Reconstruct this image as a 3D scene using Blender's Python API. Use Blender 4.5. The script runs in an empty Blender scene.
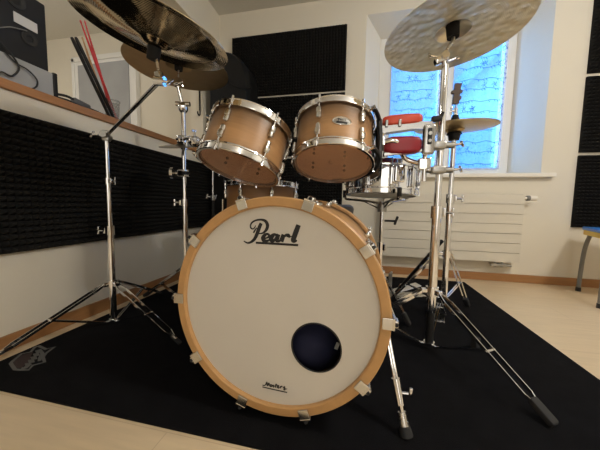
import bpy, bmesh, math, random
from mathutils import Vector, Matrix
random.seed(7)
R = math.radians
PI = math.pi
scn = bpy.context.scene
col = scn.collection

# ------------------------------------------------------------------ camera
F = 262.0; CAM_H = 0.62
PITCH, YAW, ROLL = R(4.63), R(12.2), R(1.0)
cp, sp, cy, sy = math.cos(PITCH), math.sin(PITCH), math.cos(YAW), math.sin(YAW)
FW = Vector((-sy*cp, cy*cp, -sp)); RT0 = Vector((cy, sy, 0)); UP0 = Vector((-sy*sp, cy*sp, cp))
RT = RT0*math.cos(ROLL) + UP0*math.sin(ROLL); UP = UP0*math.cos(ROLL) - RT0*math.sin(ROLL)
cam_data = bpy.data.cameras.new('camera')
cam_data.sensor_width = 36; cam_data.lens = F/600*36; cam_data.clip_start = 0.02
cam = bpy.data.objects.new('camera', cam_data); col.objects.link(cam)
cam.matrix_world = Matrix(((RT.x, UP.x, -FW.x, 0), (RT.y, UP.y, -FW.y, 0), (RT.z, UP.z, -FW.z, CAM_H), (0, 0, 0, 1)))
scn.camera = cam

def ray(x, y): return FW + RT*((x-300)/F) + UP*((225-y)/F)
def P(x, y, Y):
    d = ray(x, y); return Vector((0, 0, CAM_H)) + d*(Y/d.y)
def PX(x, y, X):
    d = ray(x, y); return Vector((0, 0, CAM_H)) + d*(X/d.x)
def PZ(x, y, Z=0.0):
    d = ray(x, y); return Vector((0, 0, CAM_H)) + d*((Z-CAM_H)/d.z)

# ------------------------------------------------------------------ materials
def mat(name, color, rough=0.5, metal=0.0, noise=0.0, nscale=8.0, bump=0.0, bscale=60.0, spec=0.5, stretch=None, rvar=0.0):
    m = bpy.data.materials.new(name); m.use_nodes = True
    nt = m.node_tree; b = nt.nodes['Principled BSDF']
    b.inputs['Base Color'].default_value = (*color, 1); b.inputs['Roughness'].default_value = rough
    b.inputs['Metallic'].default_value = metal; b.inputs['Specular IOR Level'].default_value = spec
    tc = nt.nodes.new('ShaderNodeTexCoord'); mp = nt.nodes.new('ShaderNodeMapping')
    nt.links.new(tc.outputs['Object'], mp.inputs['Vector'])
    if stretch: mp.inputs['Scale'].default_value = stretch
    n = nt.nodes.new('ShaderNodeTexNoise'); n.inputs['Scale'].default_value = nscale; n.inputs['Detail'].default_value = 4
    nt.links.new(mp.outputs[0], n.inputs['Vector'])
    if noise:
        mx = nt.nodes.new('ShaderNodeMix'); mx.data_type = 'RGBA'
        mx.inputs['A'].default_value = (*[c*(1-noise) for c in color], 1)
        mx.inputs['B'].default_value = (*[min(1, c*(1+noise)) for c in color], 1)
        nt.links.new(n.outputs['Fac'], mx.inputs['Factor']); nt.links.new(mx.outputs['Result'], b.inputs['Base Color'])
    if rvar:
        mr = nt.nodes.new('ShaderNodeMapRange'); mr.inputs['To Min'].default_value = rough-rvar; mr.inputs['To Max'].default_value = rough+rvar
        nt.links.new(n.outputs['Fac'], mr.inputs['Value']); nt.links.new(mr.outputs[0], b.inputs['Roughness'])
    if bump:
        n2 = nt.nodes.new('ShaderNodeTexNoise'); n2.inputs['Scale'].default_value = bscale; n2.inputs['Detail'].default_value = 3
        nt.links.new(mp.outputs[0], n2.inputs['Vector'])
        bp = nt.nodes.new('ShaderNodeBump'); bp.inputs['Strength'].default_value = bump; bp.inputs['Distance'].default_value = 0.01
        nt.links.new(n2.outputs['Fac'], bp.inputs['Height']); nt.links.new(bp.outputs[0], b.inputs['Normal'])
    return m

M = {}
M['wall'] = mat('wall_paint', (0.71, 0.665, 0.565), 0.85, noise=0.02, nscale=3, bump=0.05, bscale=180)
M['ceil'] = mat('ceiling_paint', (0.70, 0.68, 0.62), 0.9, noise=0.02, nscale=2)
M['white'] = mat('white_enamel', (0.80, 0.77, 0.70), 0.35, noise=0.01)
M['frame'] = mat('window_enamel', (0.78, 0.78, 0.76), 0.35, noise=0.01)
M['radiator'] = mat('radiator_enamel', (0.66, 0.62, 0.53), 0.4, noise=0.01)
M['chrome'] = mat('chrome', (0.79, 0.80, 0.82), 0.07, 1.0, rvar=0.03, nscale=25)
M['steel'] = mat('brushed_steel', (0.60, 0.59, 0.57), 0.28, 1.0, rvar=0.06, nscale=40)
M['pewter'] = mat('cast_metal', (0.40, 0.40, 0.39), 0.30, 0.95, rvar=0.08, nscale=30)
M['darksteel'] = mat('dark_bronze', (0.16, 0.145, 0.12), 0.35, 1.0, rvar=0.06, nscale=30)
M['lugmetal'] = mat('satin_chrome', (0.66, 0.65, 0.62), 0.22, 1.0, rvar=0.05, nscale=30)
M['black'] = mat('black_plastic', (0.012, 0.012, 0.013), 0.45, noise=0.2, spec=0.3)
M['rubber'] = mat('black_rubber', (0.016, 0.016, 0.017), 0.75, noise=0.2)
M['felt'] = mat('black_felt', (0.012, 0.012, 0.013), 0.95, noise=0.3, nscale=60)
M['foam'] = mat('acoustic_foam', (0.0150, 0.0145, 0.0140), 0.97, noise=0.25, nscale=30, spec=0.10)
M['rug'] = mat('carpet', (0.0085, 0.0085, 0.0100), 0.97, noise=0.45, nscale=14, bump=0.6, bscale=500, spec=0.06)
M['wood_trim'] = mat('beech_trim', (0.34, 0.165, 0.062), 0.45, noise=0.22, nscale=10, stretch=(1, 1, 12))
M['ledge'] = mat('ledge_wood', (0.36, 0.17, 0.065), 0.42, noise=0.2, nscale=14, stretch=(10, 1, 10))
M['maple'] = mat('maple_hoop', (0.50, 0.285, 0.115), 0.40, noise=0.14, nscale=40, stretch=(1, 1, 1))
M['shell_in'] = mat('raw_maple', (0.84, 0.60, 0.44), 0.5, noise=0.15, nscale=12, stretch=(1, 1, 8))
M['head'] = mat('coated_film', (0.62, 0.595, 0.55), 0.42, noise=0.05, nscale=5, bump=0.03, bscale=400)
M['ink'] = mat('black_ink', (0.010, 0.010, 0.011), 0.5)
M['redblock'] = mat('red_plastic', (0.60, 0.065, 0.030), 0.35, noise=0.1)
M['darkred'] = mat('dark_red_plastic', (0.26, 0.010, 0.022), 0.35, noise=0.1)
M['redstick'] = mat('red_lacquer', (0.55, 0.02, 0.03), 0.3, noise=0.1)
M['hickory'] = mat('hickory', (0.5, 0.30, 0.15), 0.5, noise=0.15)
M['alu'] = mat('grey_aluminium', (0.42, 0.42, 0.42), 0.22, 1.0, rvar=0.08, nscale=30)
M['greybox'] = mat('grey_case', (0.34, 0.35, 0.36), 0.45, noise=0.06)
M['label'] = mat('label_silver', (0.55, 0.55, 0.55), 0.4)
M['bag'] = mat('black_nylon', (0.006, 0.006, 0.0065), 0.6, noise=0.3, nscale=20, bump=0.2, bscale=200, spec=0.2)
M['blue'] = mat('blue_laminate', (0.02, 0.18, 0.62), 0.35)
M['yellow'] = mat('yellow_laminate', (0.72, 0.45, 0.02), 0.4)
M['greyleg'] = mat('grey_lacquer', (0.20, 0.20, 0.19), 0.45, noise=0.05)
M['darkwood'] = mat('dark_brown_wood', (0.055, 0.030, 0.018), 0.5, noise=0.2)
M['navy'] = mat('navy_cloth', (0.012, 0.014, 0.045), 0.85, noise=0.4, nscale=10)
M['throne'] = mat('grey_vinyl', (0.085, 0.085, 0.088), 0.55, noise=0.1)
M['emblem'] = mat('grey_print', (0.095, 0.095, 0.092), 0.9, noise=0.2, nscale=60)
M['maroon'] = mat('maroon_print', (0.026, 0.013, 0.013), 0.95, noise=0.3, nscale=60)
M['thread'] = mat('blue_thread', (0.03, 0.05, 0.14), 0.9)
M['house'] = mat('house_render', (0.45, 0.62, 0.80), 0.9, noise=0.04)
M['roof'] = mat('house_roof', (0.22, 0.40, 0.66), 0.8, noise=0.1)
M['housewin'] = mat('house_glass', (0.15, 0.3, 0.5), 0.15)

def floor_mat():
    m = bpy.data.materials.new('laminate_planks'); m.use_nodes = True; nt = m.node_tree; b = nt.nodes['Principled BSDF']
    tc = nt.nodes.new('ShaderNodeTexCoord')
    br = nt.nodes.new('ShaderNodeTexBrick'); br.offset = 0.4
    br.inputs['Scale'].default_value = 1.0; br.inputs['Brick Width'].default_value = 1.2; br.inputs['Row Height'].default_value = 0.19
    br.inputs['Mortar Size'].default_value = 0.0015; br.inputs['Mortar Smooth'].default_value = 0.3
    br.inputs['Color1'].default_value = (0.71, 0.565, 0.375, 1); br.inputs['Color2'].default_value = (0.75, 0.605, 0.415, 1)
    br.inputs['Mortar'].default_value = (0.60, 0.46, 0.30, 1)
    nt.links.new(tc.outputs['Object'], br.inputs['Vector'])
    mp = nt.nodes.new('ShaderNodeMapping'); mp.inputs['Scale'].default_value = (1.2, 14, 1)
    nt.links.new(tc.outputs['Object'], mp.inputs['Vector'])
    n = nt.nodes.new('ShaderNodeTexNoise'); n.inputs['Scale'].default_value = 4; n.inputs['Detail'].default_value = 6
    nt.links.new(mp.outputs[0], n.inputs['Vector'])
    mr = nt.nodes.new('ShaderNodeMapRange'); mr.inputs['To Min'].default_value = 0.86; mr.inputs['To Max'].default_value = 1.1
    nt.links.new(n.outputs['Fac'], mr.inputs['Value'])
    mx = nt.nodes.new('ShaderNodeMix'); mx.data_type = 'RGBA'; mx.blend_type = 'MULTIPLY'; mx.inputs['Factor'].default_value = 1
    nt.links.new(br.outputs['Color'], mx.inputs['A']); nt.links.new(mr.outputs[0], mx.inputs['B'])
    nt.links.new(mx.outputs['Result'], b.inputs['Base Color'])
    b.inputs['Roughness'].default_value = 0.30; b.inputs['Specular IOR Level'].default_value = 0.5
    return m
M['floor'] = floor_mat()

def burst_mat(name, h0, h1, mid, edge, axis='Z', grain=(2, 2, 30), stops=None):
    """satin wood finish, dark at both shell edges, natural in the middle (a painted fade of the lacquer)."""
    m = bpy.data.materials.new(name); m.use_nodes = True; nt = m.node_tree; b = nt.nodes['Principled BSDF']
    tc = nt.nodes.new('ShaderNodeTexCoord'); sx = nt.nodes.new('ShaderNodeSeparateXYZ'); nt.links.new(tc.outputs['Object'], sx.inputs[0])
    mr = nt.nodes.new('ShaderNodeMapRange'); mr.inputs['From Min'].default_value = h0; mr.inputs['From Max'].default_value = h1
    nt.links.new(sx.outputs[axis], mr.inputs['Value'])
    cr = nt.nodes.new('ShaderNodeValToRGB'); e = cr.color_ramp.elements
    e[0].position = 0.0; e[0].color = (*edge, 1); e[1].position = 1.0; e[1].color = (*edge, 1)
    mid2 = [a*0.55+c*0.45 for a, c in zip(mid, edge)]
    for pos, c in (stops or ((0.14, 1), (0.32, 0), (0.62, 0), (0.84, 1))):
        c = mid2 if c else mid
        k = e.new(pos); k.color = (*c, 1)
    nt.links.new(mr.outputs[0], cr.inputs['Fac'])
    mp = nt.nodes.new('ShaderNodeMapping'); mp.inputs['Scale'].default_value = grain; nt.links.new(tc.outputs['Object'], mp.inputs['Vector'])
    n = nt.nodes.new('ShaderNodeTexNoise'); n.inputs['Scale'].default_value = 4; n.inputs['Detail'].default_value = 5; nt.links.new(mp.outputs[0], n.inputs['Vector'])
    m2 = nt.nodes.new('ShaderNodeMapRange'); m2.inputs['To Min'].default_value = 0.80; m2.inputs['To Max'].default_value = 1.18
    nt.links.new(n.outputs['Fac'], m2.inputs['Value'])
    mx = nt.nodes.new('ShaderNodeMix'); mx.data_type = 'RGBA'; mx.blend_type = 'MULTIPLY'; mx.inputs['Factor'].default_value = 1
    nt.links.new(cr.outputs['Color'], mx.inputs['A']); nt.links.new(m2.outputs[0], mx.inputs['B']); nt.links.new(mx.outputs['Result'], b.inputs['Base Color'])
    b.inputs['Roughness'].default_value = 0.38
    return m

def cymbal_mat(name, dark, light, hammer, rough):
    m = bpy.data.materials.new(name); m.use_nodes = True; nt = m.node_tree; b = nt.nodes['Principled BSDF']
    b.inputs['Metallic'].default_value = 1.0
    tc = nt.nodes.new('ShaderNodeTexCoord')
    w = nt.nodes.new('ShaderNodeTexWave'); w.wave_type = 'RINGS'; w.rings_direction = 'Z'; w.inputs['Scale'].default_value = 55; w.inputs['Distortion'].default_value = 0.6
    nt.links.new(tc.outputs['Object'], w.inputs['Vector'])
    n = nt.nodes.new('ShaderNodeTexNoise'); n.inputs['Scale'].default_value = 13; n.inputs['Detail'].default_value = 5
    nt.links.new(tc.outputs['Object'], n.inputs['Vector'])
    cr = nt.nodes.new('ShaderNodeValToRGB'); cr.color_ramp.elements[0].color = (*dark, 1); cr.color_ramp.elements[1].color = (*light, 1)
    cr.color_ramp.elements[0].position = 0.3; cr.color_ramp.elements[1].position = 0.7
    nt.links.new(n.outputs['Fac'], cr.inputs['Fac']); nt.links.new(cr.outputs['Color'], b.inputs['Base Color'])
    mr = nt.nodes.new('ShaderNodeMapRange'); mr.inputs['To Min'].default_value = rough*0.65; mr.inputs['To Max'].default_value = rough*1.3
    nt.links.new(n.outputs['Fac'], mr.inputs['Value']); nt.links.new(mr.outputs[0], b.inputs['Roughness'])
    v = nt.nodes.new('ShaderNodeTexVoronoi'); v.feature = 'SMOOTH_F1'; v.inputs['Scale'].default_value = 34
    nt.links.new(tc.outputs['Object'], v.inputs['Vector'])
    b1 = nt.nodes.new('ShaderNodeBump'); b1.inputs['Strength'].default_value = 0.10; b1.inputs['Distance'].default_value = 0.002
    nt.links.new(w.outputs['Fac'], b1.inputs['Height'])
    b2 = nt.nodes.new('ShaderNodeBump'); b2.inputs['Strength'].default_value = hammer; b2.inputs['Distance'].default_value = 0.008
    nt.links.new(v.outputs['Distance'], b2.inputs['Height']); nt.links.new(b1.outputs[0], b2.inputs['Normal'])
    nt.links.new(b2.outputs[0], b.inputs['Normal'])
    return m
M['brilliant'] = cymbal_mat('brilliant_bronze', (0.50, 0.40, 0.25), (0.60, 0.49, 0.32), 0.10, 0.09)
M['lathed'] = cymbal_mat('lathed_bronze', (0.42, 0.31, 0.17), (0.52, 0.40, 0.23), 0.08, 0.42)
M['hammered'] = cymbal_mat('hammered_bronze', (0.62, 0.55, 0.41), (0.76, 0.70, 0.56), 0.45, 0.34)
M['hat'] = cymbal_mat('hat_bronze', (0.50, 0.36, 0.17), (0.62, 0.47, 0.25), 0.1, 0.36)

def clear_mat(name, tint, transp, rough=0.08, diffuse=None):
    m = bpy.data.materials.new(name); m.use_nodes = True; nt = m.node_tree; nt.nodes.clear()
    o = nt.nodes.new('ShaderNodeOutputMaterial'); t = nt.nodes.new('ShaderNodeBsdfTransparent'); t.inputs[0].default_value = (*tint, 1)
    g = nt.nodes.new('ShaderNodeBsdfPrincipled'); g.inputs['Base Color'].default_value = (*(diffuse or tint), 1); g.inputs['Roughness'].default_value = rough
    x = nt.nodes.new('ShaderNodeMixShader'); x.inputs[0].default_value = 1-transp
    nt.links.new(t.outputs[0], x.inputs[1]); nt.links.new(g.outputs[0], x.inputs[2]); nt.links.new(x.outputs[0], o.inputs[0])
    return m
def batter_mat():
    m = bpy.data.materials.new('batter_film'); m.use_nodes = True; nt = m.node_tree; nt.nodes.clear()
    o = nt.nodes.new('ShaderNodeOutputMaterial'); t = nt.nodes.new('ShaderNodeBsdfTranslucent'); t.inputs[0].default_value = (0.74, 0.52, 0.38, 1)
    g = nt.nodes.new('ShaderNodeBsdfPrincipled'); g.inputs['Base Color'].default_value = (0.62, 0.42, 0.30, 1); g.inputs['Roughness'].default_value = 0.4
    n = nt.nodes.new('ShaderNodeTexNoise'); n.inputs['Scale'].default_value = 7; mr = nt.nodes.new('ShaderNodeMapRange'); mr.inputs['To Min'].default_value = 0.40; mr.inputs['To Max'].default_value = 0.55
    nt.links.new(n.outputs['Fac'], mr.inputs['Value'])
    x = nt.nodes.new('ShaderNodeMixShader'); nt.links.new(mr.outputs[0], x.inputs[0]); nt.links.new(t.outputs[0], x.inputs[1]); nt.links.new(g.outputs[0], x.inputs[2]); nt.links.new(x.outputs[0], o.inputs[0])
    return m
M['batter'] = batter_mat()
M['glass'] = clear_mat('window_glass', (0.95, 0.98, 1.0), 0.93, 0.02, (0.1, 0.1, 0.1))
M['film'] = clear_mat('clear_film', (0.96, 0.92, 0.88), 0.72, 0.10, (0.95, 0.68, 0.52))
M['cup'] = clear_mat('clear_plastic', (0.95, 0.95, 0.95), 0.78, 0.1, (0.5, 0.5, 0.5))
M['doorglass'] = mat('door_glass', (0.36, 0.37, 0.385), 0.12, noise=0.2, nscale=3)

def curtain_mat():
    m = bpy.data.materials.new('sheer_voile'); m.use_nodes = True; nt = m.node_tree; nt.nodes.clear()
    o = nt.nodes.new('ShaderNodeOutputMaterial'); t = nt.nodes.new('ShaderNodeBsdfTransparent'); t.inputs[0].default_value = (1, 1, 1, 1)
    d = nt.nodes.new('ShaderNodeBsdfTranslucent'); d.inputs[0].default_value = (0.34, 0.37, 0.40, 1)
    f = nt.nodes.new('ShaderNodeBsdfDiffuse'); f.inputs[0].default_value = (0.6, 0.63, 0.66, 1)
    a = nt.nodes.new('ShaderNodeMixShader'); a.inputs[0].default_value = 0.35
    nt.links.new(d.outputs[0], a.inputs[1]); nt.links.new(f.outputs[0], a.inputs[2])
    n = nt.nodes.new('ShaderNodeTexNoise'); n.inputs['Scale'].default_value = 45
    tc = nt.nodes.new('ShaderNodeTexCoord'); nt.links.new(tc.outputs['Object'], n.inputs['Vector'])
    mr = nt.nodes.new('ShaderNodeMapRange'); mr.inputs['To Min'].default_value = 0.34; mr.inputs['To Max'].default_value = 0.56
    nt.links.new(n.outputs['Fac'], mr.inputs['Value'])
    x = nt.nodes.new('ShaderNodeMixShader'); nt.links.new(mr.outputs[0], x.inputs[0])
    nt.links.new(t.outputs[0], x.inputs[1]); nt.links.new(a.outputs[0], x.inputs[2]); nt.links.new(x.outputs[0], o.inputs[0])
    return m
M['voile'] = curtain_mat()

# ------------------------------------------------------------------ helpers
def frame_of(z, xhint=(1, 0, 0)):
    z = Vector(z).normalized(); x = Vector(xhint); x = x - z*x.dot(z)
    if x.length < 1e-3:
        x = Vector((0, 1, 0)); x = x - z*x.dot(z)
    x.normalize(); y = z.cross(x)
    return Matrix((x, y, z)).transposed()

class MB:
    def __init__(self): self.bm = bmesh.new()
    def _xf(self, mtx, verts):
        if mtx is not None: bmesh.ops.transform(self.bm, matrix=mtx, verts=verts)
    def box(self, c, s, rot=None, bev=0.0, seg=2):
        r = bmesh.ops.create_cube(self.bm, size=1.0); vs = r['verts']
        bmesh.ops.scale(self.bm, vec=Vector(s), verts=vs)
        if bev:
            es = list({e for v in vs for e in v.link_edges})
            b = bmesh.ops.bevel(self.bm, geom=es, offset=bev, segments=seg, affect='EDGES', profile=0.5)
            vs = [v for v in b['verts']]
            vs = list({v for f in b['faces'] for v in f.verts} | set(vs))
            # collect the whole island
            st = list(vs); seen = set(vs)
            while st:
                v = st.pop()
                for e in v.link_edges:
                    w = e.other_vert(v)
                    if w not in seen: seen.add(w); st.append(w)
            vs = list(seen)
        mt = Matrix.Translation(Vector(c))
        if rot is not None: mt = mt @ rot.to_4x4()
        self._xf(mt, vs); return self
    def cyl(self, a, b, r0, r1=None, n=12):
        a = Vector(a); b = Vector(b); r1 = r0 if r1 is None else r1
        fr = frame_of(b-a); ra = []; rb = []
        for i in range(n):
            t = 2*PI*i/n; d = fr @ Vector((math.cos(t), math.sin(t), 0))
            ra.append(self.bm.verts.new(a+d*r0)); rb.append(self.bm.verts.new(b+d*r1))
        for i in range(n):
            j = (i+1) % n; self.bm.faces.new((ra[i], ra[j], rb[j], rb[i]))
        self.bm.faces.new(ra[::-1]); self.bm.faces.new(rb); return self
    def tube(self, pts, r, n=8, closed=False):
        pts = [Vector(p) for p in pts]; m = len(pts); rings = []; prev = None
        for i, p in enumerate(pts):
            if closed: t = pts[(i+1) % m]-pts[i-1]
            else: t = pts[min(i+1, m-1)]-pts[max(i-1, 0)]
            fr = frame_of(t, prev if prev is not None else (0.3, 0.2, 0.9)); prev = fr.col[0].copy()
            rr = r[i] if isinstance(r, (list, tuple)) else r
            rings.append([self.bm.verts.new(p + fr @ Vector((math.cos(2*PI*k/n)*rr, math.sin(2*PI*k/n)*rr, 0))) for k in range(n)])
        for i in range(m if closed else m-1):
            A = rings[i]; B = rings[(i+1) % m]
            for k in range(n):
                l = (k+1) % n; self.bm.faces.new((A[k], A[l], B[l], B[k]))
        if not closed:
            self.bm.faces.new(rings[0][::-1]); self.bm.faces.new(rings[-1])
        return self
    def lathe(self, prof, org=(0, 0, 0), axis=(0, 0, 1), n=64, closed=True):
        fr = frame_of(axis); org = Vector(org); rings = []
        for r, h in prof:
            if r < 1e-6: rings.append([self.bm.verts.new(org + fr @ Vector((0, 0, h)))])
            else: rings.append([self.bm.verts.new(org + fr @ Vector((r*math.cos(2*PI*i/n), r*math.sin(2*PI*i/n), h))) for i in range(n)])
        m = len(rings)
        for k in range(m if closed else m-1):
            A = rings[k]; B = rings[(k+1) % m]
            for i in range(n):
                j = (i+1) % n
                if len(A) == 1 and len(B) == 1: continue
                if len(A) == 1: self.bm.faces.new((A[0], B[j], B[i]))
                elif len(B) == 1: self.bm.faces.new((A[i], A[j], B[0]))
                else: self.bm.faces.new((A[i], A[j], B[j], B[i]))
        return self
    def ball(self, c, s, rot=None, u=16, v=10):
        r = bmesh.ops.create_uvsphere(self.bm, u_segments=u, v_segments=v, radius=1.0)
        s = (s, s, s) if not hasattr(s, '__len__') else s
        mt = Matrix.Translation(Vector(c))
        if rot is not None: mt = mt @ rot.to_4x4()
        self._xf(mt @ Matrix.Diagonal((*s, 1)), r['verts']); return self
    def poly(self, pts, nrm, th):
        """extruded flat outline: pts in order, thickness th along nrm"""
        nrm = Vector(nrm).normalized(); A = [self.bm.verts.new(Vector(p)) for p in pts]; B = [self.bm.verts.new(Vector(p)+nrm*th) for p in pts]
        f = [self.bm.faces.new(A), self.bm.faces.new(B[::-1])]
        m = len(pts)
        for i in range(m):
            j = (i+1) % m; self.bm.faces.new((A[j], A[i], B[i], B[j]))
        return self
    def quad(self, *pts):
        self.bm.faces.new([self.bm.verts.new(Vector(p)) for p in pts]); return self
    def bar(self, a, b, w, t, up=(0, 0, 1)):
        """flat strip from a to b; w across, t thick along up-ish"""
        a = Vector(a); b = Vector(b); d = (b-a); L = d.length; d.normalize()
        x = Vector(up).cross(d).normalized(); z = d.cross(x)
        rot = Matrix((x, d, z)).transposed()
        return self.box((a+b)/2, (w, L, t), rot)
    def ribbon(self, pts, ws, nrm, th):
        """stroke of varying width lying on a plane, slightly thick"""
        nrm = Vector(nrm).normalized(); pts = [Vector(p) for p in pts]; L = []; Rr = []
        for i, p in enumerate(pts):
            t = pts[min(i+1, len(pts)-1)]-pts[max(i-1, 0)]; s = nrm.cross(t).normalized(); L.append(p+s*ws[i]/2); Rr.append(p-s*ws[i]/2)
        lo = [[self.bm.verts.new(q) for q in row] for row in (L, Rr)]; hi = [[self.bm.verts.new(q+nrm*th) for q in row] for row in (L, Rr)]
        m = len(pts)
        for i in range(m-1):
            self.bm.faces.new((hi[0][i], hi[1][i], hi[1][i+1], hi[0][i+1]))
            self.bm.faces.new((lo[0][i], lo[0][i+1], lo[1][i+1], lo[1][i]))
            self.bm.faces.new((lo[0][i], hi[0][i], hi[0][i+1], lo[0][i+1]))
            self.bm.faces.new((lo[1][i], lo[1][i+1], hi[1][i+1], hi[1][i]))
        self.bm.faces.new((lo[0][0], lo[1][0], hi[1][0], hi[0][0])); self.bm.faces.new((lo[0][-1], hi[0][-1], hi[1][-1], lo[1][-1]))
        return self
    def build(self, name, m, parent=None, world=True, smooth=35):
        """link as one mesh object; world coordinates are made relative to the parent's base"""
        if parent is not None and world:
            p = parent; off = Vector((0, 0, 0))
            while p is not None: off += p.location; p = p.parent
            bmesh.ops.translate(self.bm, vec=-off, verts=self.bm.verts)
        bmesh.ops.recalc_face_normals(self.bm, faces=self.bm.faces)
        me = bpy.data.meshes.new(name); self.bm.to_mesh(me); self.bm.free()
        me.materials.append(m)
        if smooth:
            me.polygons.foreach_set('use_smooth', [True]*len(me.polygons)); me.set_sharp_from_angle(angle=R(smooth))
        o = bpy.data.objects.new(name, me); col.objects.link(o)
        if smooth: o.modifiers.new('weighted_normals', 'WEIGHTED_NORMAL').keep_sharp = True
        if parent is not None: o.parent = parent
        return o

def tag(o, label, cat, group=None, kind=None):
    o['label'] = label; o['category'] = cat
    if group: o['group'] = group
    if kind: o['kind'] = kind
    return o
def thing(name, label, cat, loc=(0, 0, 0), rot=None, group=None):
    o = bpy.data.objects.new(name, None); o.empty_display_size = 0.05; col.objects.link(o)
    o.location = Vector(loc)
    if rot is not None: o.rotation_euler = rot.to_euler()
    return tag(o, label, cat, group)
def struct(name, mb, m, parent=None, smooth=0):
    o = mb.build(name, m, parent, smooth=smooth)
    if parent is None: o['kind'] = 'structure'
    return o
def setorigin(o, loc):
    """move a mesh object's origin to loc, keeping it in place"""
    loc = Vector(loc); o.data.transform(Matrix.Translation(-loc)); o.location = loc; return o
def spline(pts, k=6):
    pts = [Vector(p) for p in pts]; out = []
    for i in range(len(pts)-1):
        p0 = pts[max(i-1, 0)]; p1 = pts[i]; p2 = pts[i+1]; p3 = pts[min(i+2, len(pts)-1)]
        for j in range(k):
            t = j/k
            out.append(0.5*((2*p1)+(p2-p0)*t+(2*p0-5*p1+4*p2-p3)*t*t+(3*p1-p0-3*p2+p3)*t**3))
    out.append(pts[-1]); return out

# ------------------------------------------------------------------ the room
YB = 2.48; XL = -1.381; ZC = 2.44
struct('floor', MB().box((-0.65, -0.06, -0.03), (7.3, 5.4, 0.06)), M['floor'])
struct('ceiling', MB().box((-0.65, -0.06, ZC+0.03), (7.3, 5.4, 0.06)), M['ceil'])
# back wall with a splayed window recess
wx0, wx1, wz0, wz1 = 0.027, 1.424, 0.895, 2.268
ix0, ix1, iz0, iz1 = 0.165, 1.292, 0.900, 2.178; YW = 2.70
b = MB(); bm = b.bm
def ringv(rect, y): x0, x1, z0, z1 = rect; return [bm.verts.new((x, y, z)) for x, z in ((x0, z0), (x1, z0), (x1, z1), (x0, z1))]
outer = (-4.25, 2.95, 0.0, ZC)
rA = ringv(outer, YB); rB = ringv((wx0, wx1, wz0, wz1), YB); rC = ringv((ix0, ix1, iz0, iz1), YW); rD = ringv((ix0, ix1, iz0, iz1), YW+0.12); rE = ringv(outer, YW+0.12)
seq = [rA, rB, rC, rD, rE, rA]
for A, B in zip(seq[:-1], seq[1:]):
    for i in range(4):
        j = (i+1) % 4; bm.faces.new((A[i], A[j], B[j], B[i]))
struct('wall_back', b, M['wall'])
# left: half wall, post at the back corner and a lintel along the ceiling, one plastered wall with an opening
b = MB()
b.box((XL-0.06, -0.06, 0.526), (0.12, 5.08, 1.052)); b.box((XL-0.06, 2.33, 1.765), (0.12, 0.30, 1.35)); b.box((XL-0.06, -0.21, 2.28), (0.12, 4.78, 0.32))
struct('wall_left', b, M['wall'])
struct('trim_1', MB().box((XL-0.06, -0.21, 1.0715), (0.15, 4.78, 0.038), bev=0.004), M['ledge'])
struct('wall_right', MB().box((2.95, -0.06, ZC/2), (0.1, 5.1, ZC)), M['wall'])
struct('wall_front', MB().box((-0.65, -2.65, ZC/2), (7.3, 0.1, ZC)), M['wall'])
struct('wall_far_left', MB().box((-4.25, -0.06, ZC/2), (0.1, 5.1, ZC)), M['wall'])
struct('baseboard_back', MB().box((0.78, YB-0.007, 0.033), (4.3, 0.014, 0.066), bev=0.003), M['wood_trim'])
struct('baseboard_left', MB().box((XL+0.007, -0.05, 0.033), (0.014, 5.0, 0.066), bev=0.003), M['wood_trim'])

# window
w = MB()
w.box(((ix0+ix1)/2, YW+0.03, iz0+0.0375), (ix1-ix0-0.002, 0.056, 0.075), bev=0.004)
w.box(((ix0+ix1)/2, YW+0.03, iz1-0.0375), (ix1-ix0-0.002, 0.056, 0.075), bev=0.004)
w.box(((ix0+0.275)/2, YW+0.03, 1.54), (0.275-ix0, 0.06, iz1-iz0), bev=0.004)
w.box(((ix1+1.207)/2, YW+0.03, 1.54), (ix1-1.207, 0.06, iz1-iz0), bev=0.004)
w.box((0.752, YW+0.03, 1.54), (0.126, 0.06, iz1-iz0), bev=0.004)
w.box((0.752, YW-0.006, 1.54), (0.05, 0.012, iz1-iz0-0.02), bev=0.003)
win = struct('window_1', w, M['frame'], smooth=30)
for xa, xb in ((0.275, 0.689), (0.815, 1.207)):
    MB().box(((xa+xb)/2, YW+0.035, 1.54), (xb-xa, 0.006, iz1-iz0-0.15)).build('pane', M['glass'], win)
MB().box(((wx0+wx1)/2+0.005, 2.55, 0.879), (wx1-wx0+0.15, 0.24, 0.032), bev=0.005).build('window_sill', M['white'], win)
hd = MB(); hd.box((0.752, YW-0.02, 1.36), (0.03, 0.014, 0.07), bev=0.004); hd.box((0.752, YW-0.036, 1.31), (0.016, 0.014, 0.11), bev=0.005)
hd.build('window_handle', M['white'], win)

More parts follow.
